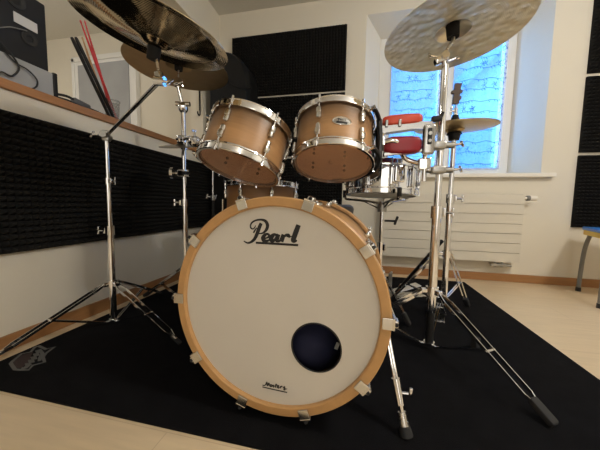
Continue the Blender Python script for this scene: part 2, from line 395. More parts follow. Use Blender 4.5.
# sheer net curtains on the two casements, with embroidered tendrils
def curtain(x0, x1, label):
    z0, z1 = 0.955, 2.12; y = YW-0.020
    b = MB(); n = 40; A = []; B = []
    for i in range(n+1):
        x = x0+(x1-x0)*i/n; dy = 0.0015*math.sin(i*0.9)
        A.append(b.bm.verts.new((x, y+dy, z0))); B.append(b.bm.verts.new((x, y+dy, z1)))
    for i in range(n): b.bm.faces.new((A[i], A[i+1], B[i+1], B[i]))
    o = b.build('net_curtain', M['voile']); tag(o, label, 'curtain', 'net curtains'); setorigin(o, ((x0+x1)/2, y, z0))
    e = MB(); rnd = random.Random(x0)
    yy = y-0.007; z = z0+0.05; k = 0
    while z < z1-0.03:
        pts = []; ph = rnd.random()*6; am = 0.004+rnd.random()*0.005; xs = x0+0.01+rnd.random()*0.05; xe = x1-0.01-rnd.random()*0.05
        m = 16
        for i in range(m+1):
            x = xs+(xe-xs)*i/m; pts.append((x, yy, z+am*math.sin(i*0.9+ph)))
        e.tube(pts, 0.0020, n=4)
        for i in range(1, m):
            if rnd.random() < 0.55:
                p = Vector(pts[i]); e.tube([p, p+Vector((0.003, 0, -0.012)), p+Vector((0.009, 0, -0.016))], 0.0021, n=4)
        if k % 2 == 1:
            for q in range(3):
                cx = x0+0.06+rnd.random()*(x1-x0-0.12); cz = z+0.03
                for a in range(5):
                    t = R(20+a*65+rnd.random()*25); e.tube([(cx, yy, cz), (cx+0.013*math.cos(t), yy, cz+0.013*math.sin(t)), (cx+0.025*math.cos(t+.35), yy, cz+0.025*math.sin(t+.35))], 0.0020, n=4)
        z += 0.075+rnd.random()*0.03; k += 1
    # scattered sprigs along the outer hem
    for q in range(110):
        x = x1-0.006-abs(rnd.gauss(0, 0.018)); zz = z0+rnd.random()*(z1-z0); t = rnd.random()*6.28
        e.tube([(x, yy, zz), (x+0.012*math.cos(t), yy, zz+0.012*math.sin(t))], 0.0019, n=4)
    t = e.build('embroidery', M['thread'], o, smooth=0); t['label'] = 'blue embroidered tendrils and sprigs'
curtain(0.268, 0.700, 'sheer embroidered net curtain over the left window casement')
curtain(0.806, 1.218, 'sheer embroidered net curtain over the right window casement')

# the house across the way
hs = thing('exterior_house', 'pale house with sloping roof seen through the net curtains', 'house', (3.6, 9.0, -2.6))
MB().poly([(0.9, 8.2, -2.6), (7.5, 8.2, -2.6), (7.5, 8.2, 5.6), (4.2, 8.2, 5.6), (0.9, 8.2, 2.1)], (0, 1, 0), 4.0).build('wall', M['house'], hs, smooth=0)
MB().poly([(0.6, 7.9, 1.55), (4.2, 7.9, 5.4), (4.2, 7.9, 5.85), (0.6, 7.9, 2.0)], (0, 1, 0), 4.6).build('roof', M['roof'], hs, smooth=0)
for xx in (3.0, 4.5): MB().box((xx, 8.17, 2.2), (0.8, 0.1, 1.3)).build('window', M['housewin'], hs, smooth=0)

# glazed white door in the space beyond the half wall (same back wall)
dr = struct('door_1', MB().box((-2.74, YB-0.02, 1.07), (0.80, 0.04, 2.14), bev=0.004), M['frame'])
MB().box((-2.74, YB-0.044, 1.19), (0.665, 0.012, 1.82), bev=0.003).build('pane', M['doorglass'], dr)
fr = MB()
for xx in (-3.142, -2.338): fr.box((xx, YB-0.02, 1.09), (0.04, 0.06, 2.18), bev=0.004)
fr.box((-2.74, YB-0.021, 2.165), (0.84, 0.058, 0.05), bev=0.004)
fr.build('door_frame', M['frame'], dr)
hb = MB(); hb.cyl((-2.40, YB-0.04, 1.04), (-2.40, YB-0.09, 1.04), 0.009); hb.cyl((-2.40, YB-0.085, 1.04), (-2.51, YB-0.085, 1.04), 0.009); hb.build('door_handle', M['steel'], dr)

# radiator
ra = thing('radiator', 'white ribbed panel radiator on the wall under the window', 'radiator', (0.755, 2.42, 0.17))
rx0, rx1, rz0, rz1 = 0.226, 1.277, 0.178, 0.724
rp = MB(); nrow = 7; hh = (rz1-rz0)/nrow
for i in range(nrow): rp.box(((rx0+rx1)/2, 2.395, rz0+hh*(i+.5)), (rx1-rx0, 0.03, hh-0.0035), bev=0.0012)
rp.box(((rx0+rx1)/2, 2.411, (rz0+rz1)/2), (rx1-rx0-0.004, 0.03, rz1-rz0-0.004)); rp.build('panel', M['radiator'], ra)
sb = MB(); sb.box(((rx0+rx1)/2, 2.43, rz1-0.004), (rx1-rx0, 0.05, 0.012), bev=0.003)
for xx in (rx0+0.004, rx1-0.004): sb.box((xx, 2.43, (rz0+rz1)/2), (0.008, 0.07, rz1-rz0), bev=0.002)
sb.build('side_cover', M['radiator'], ra)
v = MB(); v.cyl((1.275, 2.40, 0.695), (1.30, 2.40, 0.695), 0.012); v.cyl((1.318, 2.40, 0.695), (1.365, 2.40, 0.695), 0.021, 0.018, 16); v.build('thermostat_valve', M['white'], ra)
v = MB(); v.cyl((1.298, 2.40, 0.695), (1.320, 2.40, 0.695), 0.020, n=16); v.build('valve_collar', M['greyleg'], ra)
v = MB()
for xx in (1.12, 1.17): v.cyl((xx, 2.41, 0.19), (xx, 2.41, 0.135), 0.010); v.cyl((xx, 2.41, 0.145), (xx, 2.475, 0.145), 0.009)
v.box((1.145, 2.41, 0.150), (0.11, 0.024, 0.022), bev=0.004); v.cyl((1.20, 2.41, 0.148), (1.235, 2.41, 0.148), 0.012)
v.build('pipe_connector', M['pewter'], ra)

# ------------------------------------------------------------------ acoustic foam
def foam(label, org, u, vv, nrm, W, Hh, pitch=0.0262, base=0.018, dep=0.026):
    org = Vector(org); u = Vector(u); vv = Vector(vv); nrm = Vector(nrm)
    nu = round(W/pitch); nv = round(Hh/pitch); pu = W/nu; pv = Hh/nv
    b = MB(); bm = b.bm
    g = [[bm.verts.new(org+u*(i*pu)+vv*(j*pv)+nrm*base) for j in range(nv+1)] for i in range(nu+1)]
    for i in range(nu):
        for j in range(nv):
            a = bm.verts.new(org+u*((i+.5)*pu)+vv*((j+.5)*pv)+nrm*(base+dep))
            q = (g[i][j], g[i+1][j], g[i+1][j+1], g[i][j+1])
            for k in range(4): bm.faces.new((q[k], q[(k+1) % 4], a))
    r0 = [g[i][0] for i in range(nu+1)]+[g[nu][j] for j in range(1, nv+1)]+[g[i][nv] for i in range(nu-1, -1, -1)]+[g[0][j] for j in range(nv-1, 0, -1)]
    rb = [bm.verts.new(p.co-nrm*(base-0.001)) for p in r0]
    m = len(r0)
    for k in range(m): bm.faces.new((r0[k], r0[(k+1) % m], rb[(k+1) % m], rb[k]))
    bm.faces.new(rb)
    o = b.build('acoustic_foam_panel', M['foam'], smooth=0); tag(o, label, 'foam panel', 'acoustic foam panels'); setorigin(o, org+u*(W/2)+vv*(Hh/2)); return o
X_, Y_, Z_ = (1, 0, 0), (0, 1, 0), (0, 0, 1)
foam('black pyramid foam panel on the back wall, highest of the three behind the toms', (-1.235, YB, 1.645), X_, Z_, (0, -1, 0), 1.095, 0.555)
foam('black pyramid foam panel on the back wall, middle of the three behind the toms', (-1.235, YB, 1.070), X_, Z_, (0, -1, 0), 1.095, 0.555)
foam('black pyramid foam panel on the back wall, lowest of three, above the bass drum', (-1.235, YB, 0.495), X_, Z_, (0, -1, 0), 1.095, 0.555)
foam('black foam panel right of the window, top one cut by the picture edge', (1.662, YB, 1.638), X_, Z_, (0, -1, 0), 0.56, 0.56)
foam('black foam panel right of the window, middle one of the column', (1.660, YB, 1.052), X_, Z_, (0, -1, 0), 0.56, 0.56)
foam('black foam panel right of the window, lowest one above the blue table', (1.658, YB, 0.474), X_, Z_, (0, -1, 0), 0.56, 0.555)
foam('black foam panel on the left half wall, nearer one below the loudspeaker', (XL, 0.25, 0.400), Y_, Z_, (1, 0, 0), 1.10, 0.566)
foam('black foam panel on the left half wall, farther one behind the left cymbal stands', (XL, 1.36, 0.400), Y_, Z_, (1, 0, 0), 1.07, 0.566)

# ------------------------------------------------------------------ rug
rg = MB().box(((-1.30+0.875)/2, (0.578+2.335)/2, 0.004), (2.175, 1.757, 0.008), bev=0.002).build('rug', M['rug'])
tag(rg, 'black carpet rug lying under the whole drum kit', 'rug'); setorigin(rg, (-0.21, 1.45, 0))
RZ = 0.008
def zp(x, y, sc=7.5, ox=0, oy=330): return PZ(ox+x/sc, oy+y/sc, RZ)
edge = [(80, 250), (112, 296), (150, 300), (215, 300), (245, 265), (335, 242), (322, 205), (345, 175), (410, 127), (345, 145), (290, 120), (265, 126), (230, 165), (160, 180), (92, 236), (80, 250)]
e = MB(); e.ribbon([zp(*p) for p in edge], [0.010]*len(edge), (0, 0, 1), 0.0008)
e.ribbon([zp(*p) for p in ((158, 290), (190, 285), (215, 262), (205, 250), (238, 246), (232, 222), (258, 222), (250, 200), (278, 196), (268, 176), (296, 172), (285, 150))], [0.017]*12, (0, 0, 1), 0.0009)
e.ribbon([zp(*p) for p in ((300, 150), (318, 178), (300, 205), (296, 232))], [0.010, 0.012, 0.010, 0.010], (0, 0, 1), 0.0008)
em = e.build('emblem', M['emblem'], rg, smooth=0); em['label'] = 'faded grey shield emblem printed in the rug corner'
e = MB(); e.poly([zp(*p) for p in ((90, 248), (118, 286), (160, 286), (215, 240), (245, 165), (225, 172), (165, 188), (98, 240))], (0, 0, 1), 0.0005); e.build('emblem_field', M['maroon'], rg, smooth=0)

# ------------------------------------------------------------------ bass drum
BX, BY, BZ = -0.207, 0.657, 0.335
RH = 0.298; DEP = 0.50
bd = thing('bass_drum', 'large bass drum with off-white front head and maple hoops', 'drum', (BX, BY+DEP/2, RZ))
ax = (0, 1, 0)
M['bass_burst'] = burst_mat('bass_burst', -0.23, 0.23, (0.50, 0.285, 0.125), (0.075, 0.04, 0.025), axis='Y', grain=(3, 25, 3))
s = MB(); s.lathe([(0.281, 0.016), (0.281, DEP-0.016), (0.274, DEP-0.016), (0.274, 0.016)], (BX, BY, BZ), ax, n=96)
s.build('shell', M['bass_burst'], bd)
for nm, y0, flip in (('hoop', 0.0, 0), ('hoop', DEP-0.042, 1)):
    h = MB(); pr = [(0.272, 0.003), (0.275, 0.0), (0.295, 0.0), (RH, 0.003), (RH, 0.039), (0.295, 0.042), (0.286, 0.042), (0.286, 0.03), (0.272, 0.03)]
    if flip: pr = [(r, 0.042-q) for r, q in pr]
    h.lathe(pr, (BX, BY+y0, BZ), ax, n=96); h.build(nm, M['maple'], bd)
# front head with its round port
HY = BY+0.012
hc = P(317, 346, HY); hr = 0.0655; ro = 0.2725
def portring(rr, y, n=96): return [Vector((hc.x+rr*math.cos(2*PI*i/n), y, hc.z+rr*math.sin(2*PI*i/n))) for i in range(n)]
b = MB(); bm = b.bm; n = 96; inner = portring(hr, HY); A = [bm.verts.new(p) for p in inner]; C0 = Vector((BX, HY, BZ))
rings = [A]
for f in (0.33, 0.66, 1.0):
    row = []
    for i in range(n):
        d = Vector((math.cos(2*PI*i/n), 0, math.sin(2*PI*i/n))); o = hc-C0; o.y = 0
        bq = o.dot(d); cq = o.dot(o)-ro*ro; t = -bq+math.sqrt(bq*bq-cq)
        row.append(bm.verts.new(hc+d*(hr+(t-hr)*f)))
    rings.append(row)
for A_, B_ in zip(rings[:-1], rings[1:]):
    for i in range(n): bm.faces.new((A_[i], A_[(i+1) % n], B_[(i+1) % n], B_[i]))
front = b.build('front_head', M['head'], bd)
pr = MB(); pr.tube(portring(hr, HY, 64), 0.0022, n=6, closed=True); pr.build('port_ring', M['ink'], front)
bb = MB(); bb.lathe([(0.0, 0), (0.273, 0), (0.273, 0.001), (0.0, 0.001)], (BX, BY+DEP-0.014, BZ), ax, n=64, closed=False); bb.build('batter_head', M['black'], bd)
# script lettering on the head
NF = (0, -1, 0)
def L1(x, y): return P(240+x/8.571, 215+y/8.571, HY)
pxm = (L1(100, 100)-L1(200, 100)).length/100
lt = MB()
def stroke(pts, ws, fn=L1, k=5, th=0.0006):
    q = spline([fn(*p) for p in pts], k); m = len(q); W = []
    for i in range(m):
        f = i/(m-1)*(len(ws)-1); a = int(min(f, len(ws)-2)); W.append((ws[a]*(1-(f-a))+ws[a+1]*(f-a))*pxm)
    lt.ribbon(q, W, NF, th)
stroke([(150, 103), (132, 130), (112, 128), (104, 108), (116, 80), (150, 60), (195, 54), (232, 66), (250, 100), (240, 138), (212, 165), (176, 172)], [6, 10, 12, 12, 14, 14, 16, 24, 28, 24, 14, 8])
stroke([(196, 84), (180, 120), (160, 175), (140, 215), (110, 242), (78, 250), (46, 234)], [26, 30, 30, 26, 20, 14, 8])
stroke([(158, 122), (145, 140), (130, 165)], [8, 12, 14])
stroke([(222, 214), (258, 200), (262, 182), (246, 174), (226, 184), (212, 208), (220, 230), (244, 234), (268, 222)], [10, 16, 18, 18, 26, 36, 32, 22, 10])
stroke([(330, 186), (310, 178), (290, 192), (280, 214), (290, 232), (310, 224), (326, 200)], [14, 22, 34, 38, 32, 20, 14])
stroke([(344, 176), (334, 202), (330, 226), (350, 232), (366, 222)], [30, 36, 34, 22, 10])
stroke([(386, 178), (378, 205), (366, 238)], [30, 36, 36])
stroke([(380, 212), (396, 192), (412, 184), (428, 188), (426, 202)], [14, 18, 24, 32, 26])
stroke([(428, 204), (446, 196), (458, 190)], [10, 8, 6])
stroke([(514, 98), (494, 150), (474, 205), (468, 228), (482, 234), (500, 226)], [36, 40, 40, 36, 24, 12])
stroke([(150, 248), (330, 257), (510, 267)], [17, 17, 17])
lg = lt.build('lettering', M['ink'], front, smooth=0); lg['label'] = 'black script lettering with an underline'
lt = MB()
def L2(x, y): return P(250+x/10, 370+y/10, HY)
pxm = (L2(100, 100)-L2(200, 100)).length/100
stroke([(140, 137), (165, 140), (185, 108), (188, 142), (206, 116), (206, 142)], [7, 10, 12, 13, 12, 13], L2)
stroke([(232, 132), (220, 134), (218, 148), (230, 148), (238, 134), (238, 150)], [9, 12, 13, 12, 9, 12], L2)
stroke([(258, 136), (248, 140), (256, 150), (246, 155)], [9, 12, 13, 10], L2)
stroke([(280, 122), (270, 150), (278, 158)], [12, 13, 9], L2); stroke([(266, 132), (290, 136)], [9, 9], L2)
stroke([(292, 152), (304, 144), (296, 138), (288, 152), (300, 162), (310, 156)], [9, 10, 10, 13, 12, 9], L2)
stroke([(322, 144), (318, 164)], [13, 13], L2); stroke([(320, 154), (330, 146), (340, 148)], [9, 12, 12], L2)
stroke([(366, 152), (356, 150), (352, 160), (366, 166), (362, 178), (348, 176)], [9, 12, 13, 13, 12, 9], L2)
stroke([(378, 168), (384, 172)], [12, 9], L2)
stroke([(140, 156), (260, 180), (386, 204)], [10, 10, 10], L2)
l2 = lt.build('small_lettering', M['ink'], front, smooth=0)

# claw hooks, rods and lugs round both hoops
def claw(a, y, sgn):
    d = Vector((math.sin(a), 0, math.cos(a))); t = Vector((math.cos(a), 0, -math.sin(a))); rot = Matrix((t, Vector((0, 1, 0)), d)).transposed()
    c = Vector((BX, y, BZ))
    k = MB()
    k.box(c+d*(RH+0.004)+Vector((0, 0.012*sgn, 0)), (0.030, 0.036, 0.006), rot, bev=0.002)
    k.box(c+d*(RH-0.010)+Vector((0, -0.003*sgn, 0)), (0.029, 0.005, 0.025), rot, bev=0.0018)
    k.box(c+d*(RH+0.009)+Vector((0, 0.010*sgn, 0)), (0.018, 0.026, 0.013), rot, bev=0.004)
    o = k.build('claw_hook', M['lugmetal'], bd)
    q = MB(); q.cyl(c+d*(RH+0.011)+Vector((0, -0.002*sgn, 0)), c+d*(RH+0.009)+Vector((0, -0.006*sgn, 0)), 0.0045, n=10); q.build('rod_head', M['rubber'], o)
    q = MB(); q.cyl(c+d*(RH+0.011)+Vector((0, 0.015*sgn, 0)), c+d*(RH+0.005)+Vector((0, 0.115*sgn, 0)), 0.0032, n=8); q.build('tension_rod', M['chrome'], bd)
    l = MB(); l.box(c+d*0.291+Vector((0, 0.135*sgn, 0)), (0.018, 0.060, 0.022), rot, bev=0.007); l.build('lug', M['chrome'], bd)
for k in range(10):
    claw(R(18+36*k), BY, 1); claw(R(18+36*k), BY+DEP, -1)
# right-hand spur
s0 = P(385.5, 334, 0.785); s1 = PZ(403.5, 427, RZ+0.012); dv = (s1-s0)
br = MB(); br.cyl((0.035, 0.80, 0.225), s0+Vector((0, 0.004, 0.004)), 0.022, 0.016, 16); br.box((0.042, 0.80, 0.225), (0.04, 0.07, 0.06), Matrix.Rotation(R(-22), 3, 'Y'), bev=0.01); br.build('spur_bracket', M['chrome'], bd)
sp_ = MB(); off = Vector((0.5, 0.8, 0)).normalized()*0.006
for q in (-1, 1): sp_.cyl(s0+off*q, s0+dv*0.62+off*q, 0.0045, n=10)
sp_.cyl(s0+dv*0.45, s0+dv*0.72, 0.0115, n=14); sp_.cyl(s0+dv*0.70, s0+dv*0.80, 0.006, n=10)
spur = sp_.build('spur', M['chrome'], bd)
q = MB(); c = s0+dv*0.60; q.cyl(c, c+Vector((0.026, 0, 0.002)), 0.004); q.box(c+Vector((0.032, 0, 0.006)), (0.010, 0.008, 0.026), bev=0.003); q.build('wing_screw', M['chrome'], spur)
q = MB(); q.cyl(s0+dv*0.79, s0+dv*0.93, 0.0105, 0.013, 14); q.build('spur_sleeve', M['steel'], spur)
q = MB(); q.cyl(s0+dv*0.92, s1+Vector((0.002, -0.001, -0.005)), 0.014, 0.017, 14); q.build('rubber_foot', M['rubber'], spur)

bd.rotation_euler = (0, 0, R(-2.0)); bd.location = (-0.2105+0.0087, 0.653+0.2536, RZ-0.004); bd.scale = (1.015, 1.015, 1.015)
pl = MB(); pl.ball((-0.135, 0.90, 0.185), (0.125, 0.20, 0.115), u=24, v=14)
o = pl.build('pillow', M['navy']); tag(o, 'dark navy pillow inside the bass drum seen through the round port', 'pillow'); setorigin(o, (-0.135, 0.90, 0.07))
q = MB(); tg = P(337, 346, 0.745); q.box(tg, (0.010, 0.002, 0.022), Matrix.Rotation(R(18), 3, 'Y')); q.build('label_tab', M['label'], o)

# ------------------------------------------------------------------ toms, floor tom, snare
def drum(name, label, base, N, Rr, h, nlug, shellmat, lug0, cat='drum', topm='batter', botm='film', hoopm='chrome', luglen=0.052, inner='shell_in', n=64, hooph=0.029, long_lug=False, hide_bottom=False):
    rot = frame_of(N); t = thing(name, label, cat, base, rot)
    rs = Rr-0.011
    s = MB(); s.lathe([(rs, 0.012), (rs, h-0.012), (rs-0.006, h-0.010), (rs-0.006, 0.010)], n=n)
    sh = s.build('shell', shellmat, t, world=False)
    s = MB(); s.lathe([(rs-0.0065, 0.012), (rs-0.0065, h-0.012), (rs-0.0075, h-0.012), (rs-0.0075, 0.012)], n=n)
    inn = s.build('shell_lining', M[inner], sh, world=False)
    def hoop(z0, up):
        q = [(Rr-0.010, 0.0), (Rr-0.002, 0.0), (Rr, 0.002), (Rr, 0.004), (Rr-0.0015, 0.0055), (Rr-0.0015, hooph-0.007), (Rr+0.001, hooph-0.005), (Rr+0.0005, hooph), (Rr-0.007, hooph), (Rr-0.008, 0.012), (Rr-0.010, 0.010)]
        s = MB(); s.lathe([(r, (z0+hz if not up else z0-hz)) for r, hz in q], n=n); return s.build('hoop', M[hoopm], t, world=False)
    hoop(0.0, False); hoop(h, True)
    s = MB(); s.lathe([(0, h-0.006), (Rr-0.009, h-0.006), (Rr-0.009, h-0.0068), (0, h-0.0068)], n=n, closed=False); s.build('batter_head', M[topm], t, world=False)
    s = MB(); s.lathe([(0, 0.006), (Rr-0.009, 0.006), (Rr-0.009, 0.0064), (0, 0.0064)], n=n, closed=False); res = s.build('resonant_head', M[botm], t, world=False)
    for k in range(nlug):
        a = lug0+2*PI*k/nlug; d = Vector((math.cos(a), math.sin(a), 0)); tt = Vector((-math.sin(a), math.cos(a), 0)); ro = Matrix((tt, d, Vector((0, 0, 1)))).transposed()
        spans = [(h*0.5, h-0.012-h*0.5)] if long_lug else None
        if long_lug:
            l = MB(); l.box(d*(rs+0.010)+Vector((0, 0, h/2)), (0.016, 0.020, h*0.55), ro, bev=0.006); l.build('lug', M[hoopm], t, world=False)
            for zz0, zz1 in ((0.004, h*0.3), (h*0.7, h-0.004)):
                r_ = MB(); r_.cyl(d*(Rr+0.003)+Vector((0, 0, zz0)), d*(Rr+0.003)+Vector((0, 0, zz1)), 0.003, n=8); r_.cyl(d*(Rr+0.003)+Vector((0, 0, zz0-0.002 if zz0 < h/2 else zz1-0.004)), d*(Rr+0.003)+Vector((0, 0, zz0+0.006 if zz0 < h/2 else zz1+0.004)), 0.006, n=8)
                r_.build('tension_rod', M[hoopm], t, world=False)
        else:
            for zc, dr_ in ((0.052, -1), (h-0.052, 1)):
                l = MB(); zc2 = zc-dr_*luglen*0.30
                l.box(d*(rs+0.007)+Vector((0, 0, zc2)), (0.018, 0.018, luglen), ro, bev=0.0075)
                l.box(d*(rs+0.011)+Vector((0, 0, zc2+dr_*0.008)), (0.020, 0.014, luglen*0.5), ro, bev=0.006)
                l.build('lug', M['lugmetal'], t, world=False)
                e = 0.0 if dr_ < 0 else h
                r_ = MB(); r_.cyl(d*(Rr+0.001)+Vector((0, 0, e-dr_*0.002)), d*(rs+0.008)+Vector((0, 0, zc2)), 0.0028, n=8)
                r_.box(d*(Rr+0.001)+Vector((0, 0, e-dr_*(hooph-0.004))), (0.016, 0.010, 0.008), ro, bev=0.003)
                r_.cyl(d*(Rr+0.001)+Vector((0, 0, e+dr_*0.006)), d*(Rr+0.001)+Vector((0, 0, e-dr_*0.01)), 0.0045, n=8)
                r_.build('tension_rod', M[hoopm], t, world=False)
                for q in (-0.012, 0.010):
                    s = MB(); s.cyl(d*(rs-0.0075)+Vector((0, 0, zc2+q)), d*(rs-0.012)+Vector((0, 0, zc2+q)), 0.0068, n=10); s.build('lug_screw', M['rubber'], inn, world=False)
    return t, rot, rs
M['tom_burst'] = burst_mat('tom_burst', -0.02, 0.195, (0.44, 0.245, 0.108), (0.036, 0.020, 0.012), stops=((0.16, 1), (0.34, 0), (0.48, 0), (0.72, 1)))
M['floor_burst'] = burst_mat('floor_burst', 0.0, 0.40, (0.47, 0.25, 0.10), (0.15, 0.07, 0.035))

def oval(d, t, up, c, w, h, n=28):
    return [c+t*(w*math.cos(2*PI*i/n))+up*(h*math.sin(2*PI*i/n)) for i in range(n)]
def badge(parent, rs, ang, z):
    d = Vector((math.cos(ang), math.sin(ang), 0)); t = Vector((-math.sin(ang), math.cos(ang), 0)); up = Vector((0, 0, 1))
    c = d*(rs+0.0005)+up*z
    def curve(pts, k):  # wrap the flat outline round the shell
        out = []
        for p in pts:
            u = (p-c).dot(t); v_ = (p-c).dot(up); a = ang+u/rs
            out.append(Vector((math.cos(a)*(rs+k), math.sin(a)*(rs+k), z+v_)))
        return out
    b = MB(); b.tube(curve(oval(d, t, up, c, 0.033, 0.0155), 0.001), 0.0024, n=6, closed=True)
    bg = b.build('badge', M['chrome'], parent, world=False)
    b = MB(); ring = curve(oval(d, t, up, c, 0.033, 0.0155), 0.001); vs = [b.bm.verts.new(p) for p in ring]; ce = b.bm.verts.new(c+d*0.0015)
    for i in range(len(vs)): b.bm.faces.new((vs[i], vs[(i+1) % len(vs)], ce))
    b.build('badge_plate', M['pewter'], bg, world=False)
    b = MB()
    def ln(pts, w):
        q = curve([c+t*p[0]+up*p[1] for p in pts], 0.0022); b.ribbon(spline(q, 4), [w]*(4*(len(q)-1)+1), d, 0.0006)
    # "Pearl" over "MASTERS"-like band: two small lines of script
    k = 0.001
    ln([(-15*k, 9*k), (-12*k, 3*k), (-15*k, -2*k)], .002); ln([(-16*k, 6*k), (-12*k, 10*k), (-8*k, 7*k), (-12*k, 4*k)], .0016)
    ln([(-6*k, 4*k), (-3*k, 5*k), (-5*k, 6*k), (-6*k, 3*k), (-2*k, 2.5*k)], .0014); ln([(3*k, 5*k), (0, 5*k), (0, 2.5*k), (3*k, 3*k), (3.6*k, 2.4*k)], .0014)
    ln([(6*k, 6*k), (6*k, 2.5*k)], .0016); ln([(6*k, 4.5*k), (9*k, 6*k)], .0014); ln([(14*k, 10*k), (12*k, 3*k), (14*k, 2.6*k)], .0018)
    b.build('badge_lettering', M['ink'], bg, world=False, smooth=0)
    b = MB(); q = curve([c+t*(-0.020)+up*(-0.006), c+t*0.0+up*(-0.006), c+t*0.020+up*(-0.006)], 0.002); b.ribbon(q, [0.007]*3, d, 0.0005); b.build('badge_band', M['ink'], bg, world=False, smooth=0)

T1, r1, rs1 = drum('rack_tom', 'brown burst rack tom on the left, tilted under the crash cymbals', (-0.463, 0.972, 0.748), (0.19, 0.336, 1), 0.165, 0.199, 6, M['tom_burst'], R(-94))
T2, r2, rs2 = drum('rack_tom', 'brown burst rack tom with an oval badge, nearer the window', (-0.103, 1.083, 0.773), (-0.011, 0.375, 1), 0.165, 0.207, 6, M['tom_burst'], R(-106))
badge(T2, rs2, R(-75), 0.100)
# small lettering printed on the clear lower head of the badge tom
b = MB(); k = 0.001
for pts in ([(-10, 0), (-8, 5), (-4, 5), (-4, 2), (-9, 1)], [(-2, 1), (1, 3), (-1, 4), (-2, 0), (2, 0)], [(7, 3), (4, 3), (4, 0), (7, 1), (8, 0)], [(10, 4), (10, 0)], [(10, 2), (13, 4)], [(17, 7), (15, 0), (17, 0)]):
    b.ribbon(spline([Vector((0.004+x*0.0016, 0.128+y*0.0016, 0.0052)) for x, y in pts], 3), [0.0018]*(3*(len(pts)-1)+1), (0, 0, -1), 0.0004)
b.ribbon([Vector((-0.008, 0.124, 0.0052)), Vector((0.034, 0.124, 0.0052))], [0.0022]*2, (0, 0, -1), 0.0004)
b.build('head_lettering', M['ink'], T2, world=False, smooth=0)
for t, rs_, ang in ((T1, rs1, R(105)), (T2, rs2, R(100))):
    v = MB(); d = Vector((math.cos(ang), math.sin(ang), 0)); c = d*(rs_-0.009)+Vector((0, 0, 0.10)); v.lathe([(0.005, -0.002), (0.011, -0.002), (0.011, 0.003), (0.005, 0.003)], c, d, n=20); v.build('vent_grommet', M['chrome'], t, world=False)

# suspension mounts on the toms: curved dark bracket standing off the shell from hoop to hoop
def suspension(t, h, Rr, ang, span=0.5):
    b = MB(); rr = Rr+0.016
    for z in (0.018, h-0.018):
        pts = [(math.cos(ang+a)*rr, math.sin(ang+a)*rr, z) for a in [(-span+2*span*i/10) for i in range(11)]]; b.tube(pts, 0.009, n=8)
    for a in (-0.16, 0.16): b.tube([(math.cos(ang+a)*rr, math.sin(ang+a)*rr, 0.014), (math.cos(ang+a)*(rr+0.004), math.sin(ang+a)*(rr+0.004), h/2), (math.cos(ang+a)*rr, math.sin(ang+a)*rr, h-0.014)], 0.011, n=8)
    br = b.build('suspension_bracket', M['black'], t, world=False)
    d = Vector((math.cos(ang), math.sin(ang), 0)); tt = Vector((-math.sin(ang), math.cos(ang), 0)); ro = Matrix((tt, d, Vector((0, 0, 1)))).transposed()
    b = MB(); b.box(d*(rr+0.010)+Vector((0, 0, h*0.52)), (0.052, 0.022, 0.060), ro, bev=0.008); b.build('mount_plate', M['chrome'], br, world=False)
    for a in (-span, span):
        for z in (0.018, h-0.018):
            b = MB(); e = Vector((math.cos(ang+a), math.sin(ang+a), 0)); b.cyl(e*(Rr-0.004)+Vector((0, 0, z)), e*(Rr+0.024)+Vector((0, 0, z)), 0.008, n=10); b.build('grommet_bolt', M['chrome'], br, world=False)
suspension(T1, 0.199, 0.165, R(172), 0.45)
suspension(T2, 0.207, 0.165, R(2), 0.62)
# chrome clip hardware between the toms (hooks on the near tom's right edge)
FT, rf, rsf = drum('floor_tom', 'natural brown floor tom standing behind the left rack tom', (-0.550, 1.47, 0.335), (0, 0.03, 1), 0.215, 0.40, 8, M['floor_burst'], R(-102), topm='head', botm='batter', luglen=0.055)
for a in (-150, -30, 90):
    d = Vector((math.cos(R(a)), math.sin(R(a)), 0)); tt = Vector((-d.y, d.x, 0)); ro = Matrix((tt, d, Vector((0, 0, 1)))).transposed()
    b = MB(); b.box(d*(rsf+0.014)+Vector((0, 0, 0.16)), (0.034, 0.028, 0.065), ro, bev=0.007); b.build('leg_bracket', M['chrome'], FT, world=False)
    b = MB(); b.tube([d*(rsf+0.022)+Vector((0, 0, 0.30)), d*(rsf+0.022)+Vector((0, 0, -0.14)), d*(rsf+0.05)+Vector((0, 0, -0.20)), d*(rsf+0.05)+Vector((0, 0, -0.30))], 0.006); lg = b.build('leg', M['chrome'], FT, world=False)
    b = MB(); b.cyl(d*(rsf+0.05)+Vector((0, 0, -0.29)), d*(rsf+0.05)+Vector((0, 0, -0.320+0.0*a)), 0.011, 0.016); b.build('rubber_foot', M['rubber'], lg, world=False)
SN, rsn, rss = drum('snare_drum', 'chrome snare drum on its stand in front of the radiator', (0.118, 1.435, 0.668), (0.02, 0.05, 1), 0.178, 0.160, 10, M['chrome'], R(-81), topm='head', botm='head', inner='steel', long_lug=True)
b = MB(); b.box((0.06, -0.185, 0.085), (0.05, 0.03, 0.075), Matrix.Rotation(R(18), 3, 'Z'), bev=0.008); b.cyl((0.06, -0.20, 0.09), (0.075, -0.228, 0.12), 0.006); b.build('strainer', M['chrome'], SN, world=False)

